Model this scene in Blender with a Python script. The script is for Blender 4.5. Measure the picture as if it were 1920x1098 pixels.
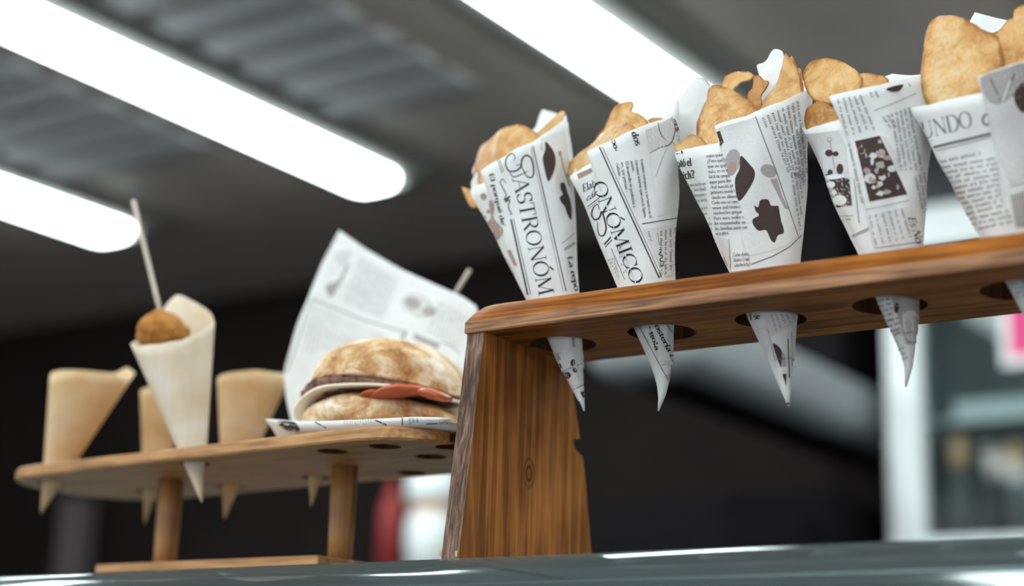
import bpy, bmesh, math, random
from mathutils import Vector, Matrix, noise
from mathutils.bvhtree import BVHTree

for o in list(bpy.data.objects):
    bpy.data.objects.remove(o, do_unlink=True)
scene = bpy.context.scene
COL = scene.collection
PI = math.pi
random.seed(7)

# ------------------------------------------------------------------ camera
# metres; X runs along the counter, Y away from the customer, Z up; counter top at z = 0
CAM = Vector((.6413, -.9169, -.1117))
FPX, YAW, PITCH, ROLL = 3166.9, math.radians(34.0), math.radians(14.683), math.radians(1.71)
FW = Vector((-math.sin(YAW) * math.cos(PITCH), math.cos(YAW) * math.cos(PITCH), math.sin(PITCH)))
R0 = Vector((math.cos(YAW), math.sin(YAW), 0))
U0 = R0.cross(FW)
RT = R0 * math.cos(ROLL) + U0 * math.sin(ROLL)
UP = -R0 * math.sin(ROLL) + U0 * math.cos(ROLL)
cd = bpy.data.cameras.new('camera')
cam = bpy.data.objects.new('camera', cd)
COL.objects.link(cam)
m = Matrix((RT, UP, -FW)).transposed().to_4x4()
m.translation = CAM
cam.matrix_world = m
cd.sensor_width = 36
cd.lens = FPX / 1920 * 36
cd.clip_start = .02
cd.dof.use_dof = True
cd.dof.focus_distance = 1.12
cd.dof.aperture_fstop = 2.7
cd.dof.aperture_blades = 0
scene.camera = cam

# ------------------------------------------------------------------ world, exposure
w = bpy.data.worlds.new('world')
scene.world = w
w.use_nodes = True
w.node_tree.nodes['Background'].inputs[0].default_value = (.93, .97, 1.0, 1)
w.node_tree.nodes['Background'].inputs[1].default_value = .62
vs = scene.view_settings
vs.view_transform = 'Standard'
vs.look = 'None'
vs.gamma = 1
vs.use_curve_mapping = False
vs.exposure = 1.1
LAMP = 9.0          # radiance of the fluorescent diffusers


# ------------------------------------------------------------------ measuring helpers
def ray(x, y):
    return FW + RT * ((x - 960) / FPX) - UP * ((y - 549) / FPX)
def onY(x, y, Y):
    d = ray(x, y); return CAM + d * ((Y - CAM.y) / d.y)
def onZ(x, y, z):
    d = ray(x, y); return CAM + d * ((z - CAM.z) / d.z)
def onX(x, y, X):
    d = ray(x, y); return CAM + d * ((X - CAM.x) / d.x)
def onP(x, y, p, n):
    d = ray(x, y); return CAM + d * ((p - CAM).dot(n) / d.dot(n))
def lerp(a, b, t): return a + (b - a) * t
def interp(x, pts):
    if x <= pts[0][0]: return pts[0][1]
    for (a, fa), (b, fb) in zip(pts, pts[1:]):
        if x <= b: return lerp(fa, fb, (x - a) / (b - a))
    return pts[-1][1]


# ------------------------------------------------------------------ object helpers
def tag(o, label=None, cat=None, group=None, kind=None):
    if label: o['label'] = label
    if cat: o['category'] = cat
    if group: o['group'] = group
    if kind: o['kind'] = kind
    return o
def mesh_obj(name, verts, faces, mat, parent=None, smooth=False, fm=None):
    me = bpy.data.meshes.new(name)
    me.from_pydata([tuple(v) for v in verts], [], faces)
    mats = mat if isinstance(mat, (list, tuple)) else [mat]
    for k in mats: me.materials.append(k)
    if fm:
        me.polygons.foreach_set('material_index', fm)
    if smooth:
        me.polygons.foreach_set('use_smooth', [True] * len(me.polygons))
    me.update()
    o = bpy.data.objects.new(name, me)
    COL.objects.link(o)
    if parent: o.parent = parent
    return o
def bm_obj(name, bm, mat, parent=None, smooth=False):
    me = bpy.data.meshes.new(name)
    bmesh.ops.recalc_face_normals(bm, faces=bm.faces)
    bm.to_mesh(me); bm.free()
    me.materials.append(mat)
    if smooth: me.polygons.foreach_set('use_smooth', [True] * len(me.polygons))
    o = bpy.data.objects.new(name, me)
    COL.objects.link(o)
    if parent: o.parent = parent
    return o
def empty(name, loc=(0, 0, 0)):
    # the roots stay at the origin of the scene frame so that part coordinates read as world metres
    o = bpy.data.objects.new(name, None)
    o.empty_display_size = .02
    COL.objects.link(o)
    return o
def box(bm, x0, x1, y0, y1, z0, z1, bevel=0, seg=2):
    r = bmesh.ops.create_cube(bm, size=1)
    vs_ = r['verts']
    for v in vs_:
        v.co = Vector((lerp(x0, x1, v.co.x + .5), lerp(y0, y1, v.co.y + .5), lerp(z0, z1, v.co.z + .5)))
    if bevel:
        es = list({e for v in vs_ for e in v.link_edges})
        bmesh.ops.bevel(bm, geom=es, offset=bevel, segments=seg, affect='EDGES', profile=.5)
def boxo(name, dims, mat, parent=None, bevel=0, seg=2):
    bm = bmesh.new(); box(bm, *dims, bevel=bevel, seg=seg)
    return bm_obj(name, bm, mat, parent)
def loft(rings, close=True, caps=True):
    V, F = [], []
    n = len(rings[0])
    for r in rings: V += list(r)
    for i in range(len(rings) - 1):
        for j in range(n if close else n - 1):
            k = (j + 1) % n
            F.append((i * n + j, i * n + k, (i + 1) * n + k, (i + 1) * n + j))
    if caps and close:
        F.append(tuple(range(n - 1, -1, -1)))
        F.append(tuple(range((len(rings) - 1) * n, len(rings) * n)))
    return V, F
def tube(a, b, r0, r1=None, n=16, bulge=0):
    a, b = Vector(a), Vector(b)
    r1 = r0 if r1 is None else r1
    d = (b - a).normalized()
    e = d.orthogonal().normalized(); f = d.cross(e)
    rings = []
    for k in range(5):
        t = k / 4; r = lerp(r0, r1, t)
        rings.append([a.lerp(b, t) + (e * math.cos(q) + f * math.sin(q)) * r for q in [2 * PI * j / n for j in range(n)]])
    return loft(rings)
def lathe(cx, cy, prof, n=32):
    rings = [[Vector((cx + r * math.cos(2 * PI * j / n), cy + r * math.sin(2 * PI * j / n), z)) for j in range(n)] for r, z in prof]
    return loft(rings)
def mod_bevel(o, wd, seg=2):
    b = o.modifiers.new('bevel', 'BEVEL'); b.width = wd; b.segments = seg; b.limit_method = 'ANGLE'
    return o
def mod_solid(o, t, off=-1):
    s = o.modifiers.new('thickness', 'SOLIDIFY'); s.thickness = t; s.offset = off
    return o
def catmull(pts, per=6, closed=True):
    n = len(pts); out = []
    P = [Vector(p) for p in pts]
    for i in range(n if closed else n - 1):
        if closed: a, b, c, d = P[i - 1], P[i], P[(i + 1) % n], P[(i + 2) % n]
        else: a, b, c, d = P[max(i - 1, 0)], P[i], P[i + 1], P[min(i + 2, n - 1)]
        for k in range(per):
            t = k / per
            out.append(.5 * ((2 * b) + (c - a) * t + (2 * a - 5 * b + 4 * c - d) * t * t + (3 * b - a - 3 * c + d) * t ** 3))
    if not closed: out.append(P[-1])
    return out


# ------------------------------------------------------------------ materials
class NT:
    def __init__(s, name):
        s.m = bpy.data.materials.new(name); s.m.use_nodes = True
        s.t = s.m.node_tree; s.t.nodes.clear()
        s.out = s.n('ShaderNodeOutputMaterial')
    def n(s, typ, **kw):
        nd = s.t.nodes.new(typ)
        for k, v in kw.items():
            if hasattr(nd, k): setattr(nd, k, v)
        return nd
    def l(s, a, b): s.t.links.new(a, b)
    def val(s, sock, v):
        if isinstance(v, (int, float)): sock.default_value = v
        elif isinstance(v, tuple): sock.default_value = v if len(v) == len(sock.default_value) else (*v, 1)
        else: s.l(v, sock)
    def coords(s, scale=(1, 1, 1), loc=(0, 0, 0), rot=(0, 0, 0)):
        tc = s.n('ShaderNodeTexCoord'); mp = s.n('ShaderNodeMapping')
        mp.inputs['Scale'].default_value = scale; mp.inputs['Location'].default_value = loc; mp.inputs['Rotation'].default_value = rot
        s.l(tc.outputs['Object'], mp.inputs[0])
        return mp.outputs[0]
    def noise(s, vec, scale, detail=4, rough=.55, dist=0):
        nd = s.n('ShaderNodeTexNoise'); s.l(vec, nd.inputs['Vector'])
        nd.inputs['Scale'].default_value = scale; nd.inputs['Detail'].default_value = detail
        nd.inputs['Roughness'].default_value = rough; nd.inputs['Distortion'].default_value = dist
        return nd.outputs[0]
    def ramp(s, fac, stops):
        r = s.n('ShaderNodeValToRGB'); s.l(fac, r.inputs[0])
        el = r.color_ramp.elements
        while len(el) < len(stops): el.new(.5)
        for e, (p, c) in zip(el, stops): e.position = p; e.color = (*c, 1)
        return r.outputs[0]
    def mix(s, fac, a, b, typ='MIX'):
        x = s.n('ShaderNodeMix', data_type='RGBA', blend_type=typ)
        s.val(x.inputs[0], fac); s.val(x.inputs[6], a); s.val(x.inputs[7], b)
        return x.outputs[2]
    def math(s, op, a, b=0):
        x = s.n('ShaderNodeMath', operation=op); s.val(x.inputs[0], a); s.val(x.inputs[1], b); return x.outputs[0]
    def bsdf(s, color, rough=.5, metal=0, spec=.5, bump=None, bstr=.3, bdist=.002, sss=0, transl=0, tcol=None, coat=0):
        p = s.n('ShaderNodeBsdfPrincipled')
        s.val(p.inputs['Base Color'], color); s.val(p.inputs['Roughness'], rough); s.val(p.inputs['Metallic'], metal)
        p.inputs['Specular IOR Level'].default_value = spec
        if coat: p.inputs['Coat Weight'].default_value = coat; p.inputs['Coat Roughness'].default_value = .25
        nrm = None
        if bump is not None:
            b = s.n('ShaderNodeBump'); b.inputs['Strength'].default_value = bstr; b.inputs['Distance'].default_value = bdist
            s.l(bump, b.inputs['Height']); s.l(b.outputs[0], p.inputs['Normal']); nrm = b.outputs[0]
        if sss:
            p.inputs['Subsurface Weight'].default_value = sss; p.inputs['Subsurface Radius'].default_value = (.006, .003, .0015)
            p.inputs['Subsurface Scale'].default_value = 1
        sh = p.outputs[0]
        if transl:
            t = s.n('ShaderNodeBsdfTranslucent'); s.val(t.inputs[0], tcol if tcol is not None else color)
            mx = s.n('ShaderNodeMixShader'); mx.inputs[0].default_value = transl
            s.l(sh, mx.inputs[1]); s.l(t.outputs[0], mx.inputs[2]); sh = mx.outputs[0]
        s.l(sh, s.out.inputs[0])
        return s.m
def flat(name, c, rough=.6, metal=0, spec=.4, transl=0):
    return NT(name).bsdf(c, rough, metal, spec, transl=transl)
def emit(name, c, st):
    t = NT(name); e = t.n('ShaderNodeEmission'); e.inputs[0].default_value = (*c, 1); e.inputs[1].default_value = st
    t.l(e.outputs[0], t.out.inputs[0]); return t.m

def stained(name, axis, dark, mid, light, knots=(), rough=.5, gloss=.35, fine=1.0, pores=True):
    """stained pine: growth rings stretched along the grain axis, with knots at given places"""
    t = NT(name)
    sc = [38, 38, 38]; sc[axis] = 2.2
    v = t.coords(tuple(sc))
    base = t.noise(v, 1.0 * fine, 3, .5, .35)
    wave = t.math('FRACT', t.math('MULTIPLY', base, 6.0))
    tri = t.math('ABSOLUTE', t.math('SUBTRACT', wave, .55))
    sf = [420, 420, 420]; sf[axis] = 9
    fib = t.noise(t.coords(tuple(sf)), 1.0, 3, .6)
    f = t.math('ADD', t.math('MULTIPLY', tri, .62), t.math('MULTIPLY', t.math('SUBTRACT', fib, .42), .75))
    blot = t.noise(t.coords((9, 9, 9)), 1.4, 3, .6)
    f = t.math('ADD', f, t.math('MULTIPLY', t.math('SUBTRACT', blot, .5), .7))
    col = t.ramp(f, [(.0, dark), (.26, mid), (.60, light)])
    for (kx, ky, kz, kr) in knots:
        tc = t.n('ShaderNodeTexCoord')
        vm = t.n('ShaderNodeVectorMath', operation='SUBTRACT'); t.l(tc.outputs['Object'], vm.inputs[0]); vm.inputs[1].default_value = (kx, ky, kz)
        vd = t.n('ShaderNodeVectorMath', operation='MULTIPLY'); t.l(vm.outputs[0], vd.inputs[0]); vd.inputs[1].default_value = (0, 1.25, .8)
        ln = t.n('ShaderNodeVectorMath', operation='LENGTH'); t.l(vd.outputs[0], ln.inputs[0])
        dist = t.math('ADD', ln.outputs['Value'], t.math('MULTIPLY', t.math('SUBTRACT', blot, .5), .006))
        rr = t.math('DIVIDE', dist, kr)
        ringc = t.ramp(t.math('FRACT', t.math('MULTIPLY', rr, 2.5)), [(0, (.035, .016, .007)), (.5, mid), (1, (.05, .022, .009))])
        msk = t.ramp(rr, [(.65, (1, 1, 1)), (1.15, (0, 0, 0))])
        col = t.mix(msk, col, ringc)
    r = t.math('ADD', t.math('MULTIPLY', fib, .25), rough - .1)
    return t.bsdf(col, r, spec=gloss, bump=fib, bstr=.35, bdist=.0012)

M = {}
M['board'] = stained('stained_pine_board', 0, (.13, .037, .005), (.29, .092, .011), (.48, .175, .025), rough=.5, gloss=.12)
M['edge'] = stained('worn_board_edge', 0, (.15, .072, .038), (.30, .148, .075), (.46, .25, .14), rough=.6, gloss=.2, fine=2)
KN = onX(992, 888, 0)
M['leg'] = stained('stained_pine_leg', 2, (.17, .055, .011), (.34, .125, .028), (.56, .235, .062), knots=((0, KN.y, KN.z, .0105),), rough=.5, gloss=.16)
M['leg_edge'] = stained('end_cut_leg_edge', 2, (.06, .033, .023), (.155, .093, .066), (.34, .235, .18), rough=.7, gloss=.2, fine=3)
M['bamboo'] = stained('varnished_bamboo', 0, (.25, .115, .038), (.42, .212, .080), (.54, .300, .125), rough=.42, fine=1.4)
M['bamboo_v'] = stained('varnished_bamboo_dowel', 2, (.22, .10, .03), (.37, .18, .062), (.47, .25, .10), rough=.35, fine=1.4)
M['chipwood'] = flat('raw_chipped_wood', (.55, .36, .20), .8)

t = NT('newsprint_paper')
v = t.coords((1, 1, 1))
pn = t.noise(v, 60, 4, .6); pf = t.noise(v, 900, 2, .5)
M['paper'] = t.bsdf(t.ramp(pn, [(.3, (.80, .815, .82)), (.7, (.89, .90, .90))]), .75, spec=.25, bump=t.math('ADD', pn, t.math('MULTIPLY', pf, .08)), bstr=.35, bdist=.002, transl=.22, tcol=(.80, .80, .78))
def ink(name, c):
    t = NT(name); n_ = t.noise(t.coords((1, 1, 1)), 700, 3, .6)
    return t.bsdf(t.mix(t.math('MULTIPLY', n_, .5), c, tuple(min(1, k * 1.8 + .03) for k in c)), .8, spec=.15)
M['ink'] = ink('black_ink', (.018, .018, .022))
M['ink_soft'] = ink('grey_ink', (.11, .105, .11))
M['ink_brown'] = ink('brown_black_ink', (.045, .030, .028))
M['ink_faint'] = ink('faded_text_ink', (.34, .34, .345))
M['photo_mid'] = ink('grey_photo_ink', (.30, .285, .28))
M['photo_light'] = ink('pale_photo_ink', (.50, .50, .50))
M['photo_faint'] = ink('faint_photo_ink', (.60, .61, .61))
M['photo_tan'] = ink('faded_brown_ink', (.30, .225, .19))
M['paper_white'] = flat('unprinted_highlight', (.80, .81, .81), .8, spec=.2)

def chipmat(name, stops, tcol):
    t = NT(name)
    v = t.coords((1, 1, 1))
    a = t.noise(v, 75, 6, .7, .6); c = t.noise(v, 24, 2, .5); fz = t.noise(v, 420, 4, .7)
    vo = t.n('ShaderNodeTexVoronoi'); t.l(v, vo.inputs['Vector']); vo.inputs['Scale'].default_value = 230
    f = t.math('ADD', t.math('ADD', t.math('MULTIPLY', a, .60), t.math('MULTIPLY', c, .36)), t.math('MULTIPLY', fz, .12))
    at = t.n('ShaderNodeAttribute'); at.attribute_name = 'rim'
    f = t.math('SUBTRACT', f, t.math('MULTIPLY', at.outputs['Fac'], .17))
    col = t.ramp(f, stops)
    h = t.math('ADD', t.math('MULTIPLY', a, 1.0), t.math('ADD', t.math('MULTIPLY', vo.outputs['Distance'], .5), t.math('MULTIPLY', fz, .25)))
    return t.bsdf(col, .30, spec=.6, bump=h, bstr=.75, bdist=.0024, transl=.30, tcol=tcol)
M['chip'] = chipmat('potato_chip', [(.38, (.40, .16, .035)), (.47, (.66, .36, .11)), (.55, (.80, .52, .20)), (.66, (.88, .69, .40))], (.85, .50, .17))
M['chip_dark'] = chipmat('browned_chip', [(.36, (.26, .095, .018)), (.46, (.48, .22, .05)), (.55, (.62, .34, .10)), (.68, (.76, .50, .22))], (.8, .42, .10))

def veneer(name, c0, c1, c2):
    t = NT(name)
    g = t.noise(t.coords((14, 14, 30)), 1, 3, .55, .4)
    f_ = t.noise(t.coords((300, 300, 10)), 1, 2, .5)
    k = t.math('ADD', t.math('MULTIPLY', g, .8), t.math('MULTIPLY', f_, .3))
    return t.bsdf(t.ramp(k, [(.35, c0), (.55, c1), (.78, c2)]), .6, spec=.3, bump=f_, bstr=.2, bdist=.001, transl=.25, tcol=(.85, .60, .32))
M['veneer'] = veneer('bamboo_veneer', (.60, .37, .16), (.71, .53, .31), (.78, .66, .46))
M['veneer_pale'] = veneer('pale_bamboo_veneer', (.66, .53, .36), (.74, .66, .53), (.80, .76, .67))
M['stick'] = flat('pale_wooden_stick', (.55, .47, .40), .7)

t = NT('fried_crumb')
v = t.coords((1, 1, 1)); a = t.noise(v, 160, 5, .7); b = t.noise(v, 35, 3)
M['crumb'] = t.bsdf(t.ramp(t.math('ADD', t.math('MULTIPLY', a, .6), t.math('MULTIPLY', b, .4)), [(.34, (.22, .075, .012)), (.52, (.46, .19, .035)), (.7, (.64, .31, .07))]), .75, spec=.3, bump=a, bstr=1, bdist=.003)
t = NT('floury_bun')
v = t.coords((1, 1, 1)); a = t.noise(v, 55, 5, .65, .6); b = t.noise(v, 330, 3, .6); c = t.noise(v, 20, 2)
f = t.math('ADD', t.math('ADD', t.math('MULTIPLY', a, .55), t.math('MULTIPLY', c, .35)), t.math('MULTIPLY', b, .12))
M['bun'] = t.bsdf(t.ramp(f, [(.38, (.30, .13, .04)), (.46, (.52, .30, .13)), (.53, (.68, .51, .33)), (.61, (.80, .73, .63))]), .7, spec=.3, bump=t.math('ADD', a, t.math('MULTIPLY', b, .3)), bstr=.7, bdist=.003, sss=.25)
M['crumbside'] = flat('soft_bread_crumb', (.74, .56, .34), .8)
t = NT('grilled_meat')
v = t.coords((1, 1, 1)); a = t.noise(v, 120, 5, .7)
M['meat'] = t.bsdf(t.ramp(a, [(.35, (.07, .024, .017)), (.53, (.21, .088, .062)), (.72, (.42, .24, .19))]), .5, bump=a, bstr=1, bdist=.003)
M['tomato'] = NT('red_sauce').bsdf((.44, .085, .030), .35, spec=.4)
M['cheese'] = NT('melted_cheese').bsdf((.78, .70, .55), .45, sss=.3)
t = NT('bean_orange'); M['orange'] = t.bsdf((.62, .14, .02), .35)

# setting
t = NT('ceiling_paint'); a = t.noise(t.coords((2, 2, 2)), 3, 4)
M['ceil'] = t.bsdf(t.ramp(a, [(.3, (.36, .322, .290)), (.7, (.42, .378, .342))]), .5, spec=.35, bump=t.noise(t.coords((1, 1, 1)), 40), bstr=.05)
M['slat'] = flat('pale_slat_paint', (.41, .42, .43), .55)
M['vent_dark'] = flat('vent_recess', (.29, .272, .255), .7)
M['housing'] = flat('lamp_housing_paint', (.20, .20, .187), .6, spec=.2)
M['diff'] = emit('lamp_diffuser', (.90, 1.0, 1.0), LAMP)
t = NT('dark_wall'); a = t.noise(t.coords((1.4, 1, 1.4)), 2, 3)
M['wall'] = t.bsdf(t.ramp(a, [(.3, (.009, .0062, .006)), (.7, (.016, .0105, .010))]), .7, spec=.12)
M['wallside'] = flat('dark_side_wall', (.05, .045, .045), .7)
M['floor'] = flat('grey_floor', (.10, .10, .10), .6)
M['steel'] = NT('brushed_steel').bsdf((.42, .45, .46), .38, metal=.9)
M['panel_black'] = flat('black_enamel', (.008, .007, .008), .7, spec=.05)
M['hood'] = flat('satin_steel_paint', (.30, .33, .34), .6)
M['cream'] = flat('white_enamel', (.78, .83, .83), .4)
M['fridge_in'] = flat('grey_liner', (.34, .36, .365), .6)
M['pink'] = flat('pink_card', (.72, .055, .22), .6)
M['white'] = flat('white_card', (.80, .82, .82), .6)
M['red'] = flat('red_plastic', (.30, .03, .03), .45)
M['tan'] = flat('tan_lid', (.80, .50, .28), .5)
M['tan_dark'] = flat('rosy_lid', (.40, .20, .17), .5)
M['jar'] = flat('grey_jar', (.14, .15, .15), .3)
M['jar_dark'] = flat('dark_bottle', (.03, .03, .035), .3)
M['grey_post'] = flat('grey_brown_post', (.10, .085, .085), .6)
M['trim'] = NT('dark_anodised_rail').bsdf((.05, .055, .06), .3, metal=.6)
M['case'] = flat('case_interior', (.20, .21, .21), .5)
t = NT('counter_glass')
g = t.n('ShaderNodeBsdfGlossy'); g.inputs[0].default_value = (.92, 1, 1, 1); g.inputs[1].default_value = .085
tr = t.n('ShaderNodeBsdfTransparent'); tr.inputs[0].default_value = (.74, .84, .83, 1)
lw = t.n('ShaderNodeFresnel'); lw.inputs[0].default_value = 1.75
mx = t.n('ShaderNodeMixShader'); t.l(lw.outputs[0], mx.inputs[0]); t.l(tr.outputs[0], mx.inputs[1]); t.l(g.outputs[0], mx.inputs[2])
df = t.n('ShaderNodeBsdfDiffuse'); df.inputs[0].default_value = (.42, .50, .52, 1)  # pale grey-teal diffuse imitates the sheen of reflected light on the glass
m2 = t.n('ShaderNodeMixShader'); m2.inputs[0].default_value = .09; t.l(mx.outputs[0], m2.inputs[1]); t.l(df.outputs[0], m2.inputs[2])
t.l(m2.outputs[0], t.out.inputs[0]); M['glass'] = t.m
t = NT('fridge_glass')
g = t.n('ShaderNodeBsdfGlossy'); g.inputs[1].default_value = .05
tr = t.n('ShaderNodeBsdfTransparent'); tr.inputs[0].default_value = (.82, .87, .87, 1)
lw = t.n('ShaderNodeFresnel'); lw.inputs[0].default_value = 1.3
mx = t.n('ShaderNodeMixShader'); t.l(lw.outputs[0], mx.inputs[0]); t.l(tr.outputs[0], mx.inputs[1]); t.l(g.outputs[0], mx.inputs[2])
t.l(mx.outputs[0], t.out.inputs[0]); M['fridge_glass'] = t.m

# ------------------------------------------------------------------ setting
ZC, YB = 1.25, 3.0
def structure(o): o['kind'] = 'structure'; return o
structure(boxo('floor', (-6, 4, -5, YB + .1, -1.25, -1.15), M['floor']))
structure(boxo('ceiling', (-6, 4, -3.2, YB + .1, ZC, ZC + .08), M['ceil']))
structure(boxo('wall_back', (-6, 4, YB, YB + .1, -1.15, ZC), M['wall']))
structure(boxo('wall_left', (-5.6, -5.5, -.4, YB, -1.15, ZC), M['wallside']))
structure(boxo('wall_right', (3.0, 3.1, -.4, YB, -1.15, ZC), M['wallside']))

def fixture(x, y0, y1, label):
    r = tag(empty('light_fixture'), label, 'light', 'ceiling light fixtures')
    # tray: trapezoid section
    hw, z0, z1 = .150, ZC, ZC - .028
    sec = [(-hw, z0), (-hw, z0 - .012), (-hw + .03, z1), (hw - .03, z1), (hw, z0 - .012), (hw, z0)]
    rings = [[Vector((x + a, y, z)) for a, z in sec] for y in (y0 - .03, y1 + .03)]
    V, F = loft(rings); mesh_obj('housing', V, F, M['housing'], r)
    # rounded emissive diffuser
    n = 12
    rings = []
    L = y1 - y0
    for k in range(13):
        u = k / 12
        y = lerp(y0, y1, u) if 0 < k < 12 else (y0 if k == 0 else y1)
        rings.append((y, 1))
    rr = [(y0, .35), (y0 + .006, .7), (y0 + .022, .92), (y0 + .05, 1), (y1 - .05, 1), (y1 - .022, .92), (y1 - .006, .7), (y1, .35)]
    RG = []
    for y, s in rr:
        ring = []
        for j in range(n + 1):
            q = PI * j / n
            ring.append(Vector((x - .068 * s * math.copysign(abs(math.cos(q)) ** .55, math.cos(q)), y, z1 + .002 - (.034 * s) * math.sin(q) ** .6)))
        RG.append(ring)
    V, F = loft(RG)
    mesh_obj('diffuser', V, F, M['diff'], r, smooth=True)
    for y in (y0 - .02, y1 + .004):
        boxo('end_cap', (x - .07, x + .07, y, y + .016, z1 - .016, z1), M['housing'], r, .004)
    return r
NAMES = {-2.82: 'short bright ceiling light at the far left edge', -1.89: 'long bright ceiling light crossing the upper left',
         -.975: 'bright ceiling light behind the middle newspaper cones', -.03: 'ceiling light over the wooden cone stand', .9: 'ceiling light right of the cone stand, out of view'}
for x, lb in NAMES.items():
    fixture(x, .28, 2.235, lb)
for x, lb in NAMES.items():  # unseen second row of lamps, added to brighten the cone fronts
    fixture(x, -2.3, -.35, lb.replace('bright', 'row').replace('ceiling light', 'front ceiling light') + ', added unseen on the customer side')

def vent(x0, x1, y0, y1, label):
    r = tag(empty('ceiling_vent'), label, 'vent', 'louvred ceiling vents')
    boxo('recess', (x0, x1, y0, y1, ZC - .004, ZC), M['vent_dark'], r)
    y = y0 + .02
    first = None
    while y < y1 - .06:
        if first is None:
            bm = bmesh.new(); box(bm, x0, x1, 0, .078, ZC - .013, ZC - .0045, .003, 2)
            first = bm_obj('slat', bm, M['slat'], r); first.location.y = y
        else:
            c = first.copy(); COL.objects.link(c); c.parent = r; c.location.y = y
        y += .128
    return r
vent(-1.72, -1.34, .60, 1.92, 'louvred ceiling vent beside the long light')
vent(-2.65, -2.12, .60, 1.92, 'louvred ceiling vent between the two left lights')

# pale post at far left of the back wall
p0, p1 = onY(134, 930, 2.9), onY(161, 930, 2.9)
o = boxo('wall_post', (p0.x, p1.x, 2.86, 2.95, -1.0, .60), M['grey_post'], None, .006)
tag(o, 'dim grey brown upright post on the dark back wall at far left', 'post')

# ------------------------------------------------------------------ back of the stall: hood, fridge, tub
# sloped steel hood
r = tag(empty('extractor_hood'), 'blurred pale steel hood behind the hanging cone tips', 'hood')
X0, X1 = -1.02, -.775
boxo('hood_shell', (X0, X1, 1.78, 2.96, .555, .695), M['hood'], r, .055, 6)
boxo('hood_filter', (X0 + .07, X1 - .07, 1.88, 2.88, .546, .560), M['panel_black'], r)
boxo('hood_duct', (X0 + .05, X1 - .05, 2.6, 2.9, .69, ZC - .001), M['panel_black'], r, .01)
r = tag(empty('oven_cabinet'), 'black enamel cabinet standing below the steel hood', 'cabinet')
boxo('cabinet_body', (-1.40, -.80, 2.45, 2.98, -1.15, .42), M['panel_black'], r, .01)
boxo('cabinet_door', (-1.36, -.84, 2.425, 2.45, -.4, .36), M['panel_black'], r, .006)

# display fridge with white frame
r = tag(empty('display_fridge'), 'white framed glass display fridge at the right edge', 'fridge')
YF = 2.6
q0, q1 = onY(1661, 800, YF), onY(1727, 800, YF)
zs = onY(1730, 1012, YF).z
zt = onY(1780, 378, YF).z
xl, xr = q0.x, q1.x
XE = xr + .62
boxo('frame_stile', (xl, xr, YF, YF + .06, zs, 1.22), M['cream'], r, .01)
boxo('frame_stile', (XE, XE + .1, YF, YF + .06, zs, 1.22), M['cream'], r, .01)
boxo('frame_rail', (xl, XE + .1, YF - .004, YF + .05, zs - .022, zs + .004), M['cream'], r, .006)
boxo('frame_rail', (xr, XE, YF, YF + .05, zt - .10, zt), M['cream'], r, .006)
boxo('header_panel', (xr, XE, YF, YF + .05, zt + .001, 1.22), M['jar_dark'], r)
boxo('fridge_base', (xl, XE + .1, YF, YF + .36, -1.15, zs - .023), M['jar_dark'], r, .01)
boxo('back_liner', (xl, XE + .1, YF + .34, YF + .36, zs, 1.22), M['fridge_in'], r)
boxo('side_liner', (xl + .01, xl + .03, YF + .06, YF + .34, zs, 1.22), M['fridge_in'], r)
boxo('side_liner', (XE + .07, XE + .09, YF + .06, YF + .34, zs, 1.22), M['fridge_in'], r)
boxo('top_liner', (xl, XE + .1, YF + .06, YF + .36, 1.20, 1.22), M['fridge_in'], r)
s0 = onY(1850, 790, YF + .1).z; s1 = onY(1850, 752, YF + .1).z
boxo('shelf', (xr - .02, XE + .05, YF + .09, YF + .33, s0, s0 + .012), M['cream'], r, .003)
boxo('price_rail', (onY(1790, 770, YF + .08).x, XE + .03, YF + .075, YF + .085, s0 - .004, s1), M['cream'], r, .003)
boxo('glass_door', (xr - .002, XE + .002, YF + .02, YF + .026, zs, zt - .09), M['fridge_glass'], r)
# pink sign stuck on the fridge glass
b = tag(empty('pink_sign'), 'pink sign with white border stuck on the fridge glass', 'sign')
e0, e1 = onY(1876, 640, YF + .017), onY(1880, 688, YF + .017)
boxo('sign_card', (e0.x, e0.x + .26, YF + .0165, YF + .0195, e1.z, e1.z + .26), M['white'], b, .001)
boxo('pink_panel', (e0.x + .02, e0.x + .24, YF + .015, YF + .0166, onY(1900, 668, YF + .016).z, e1.z + .235), M['pink'], b)
# jars on the fridge floor
def jar(px, py, top, rad, body, lid, label):
    b = tag(empty('lidded_jar'), label, 'jar', 'jars on the fridge floor')
    c = onY(px, py, YF + .064)
    zb = zs + .004
    V, F = lathe(c.x, YF + .064, [(.001, zb), (rad, zb), (rad, zb + .06), (rad, c.z - .055), (rad * .8, c.z - .035), (rad * .62, c.z - .03), (.001, c.z - .03)])
    mesh_obj('jar_body', V, F, body, b, True)
    V, F = lathe(c.x, YF + .064, [(.001, c.z - .034), (rad * .75, c.z - .032), (rad * .88, c.z - .012), (rad * .85, c.z + .015), (rad * .6, c.z + .035), (.001, c.z + .042)])
    mesh_obj('jar_lid', V, F, lid, b, True)
jar(1800, 852, 0, .027, M['jar'], M['tan'], 'grey jar with tan rounded lid inside the fridge')
jar(1872, 868, 0, .022, M['jar_dark'], M['tan_dark'], 'dark jar with rosy lid inside the fridge')
jar(1906, 862, 0, .024, M['jar'], M['tan'], 'grey jar with tan lid at the right photo edge')

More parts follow.
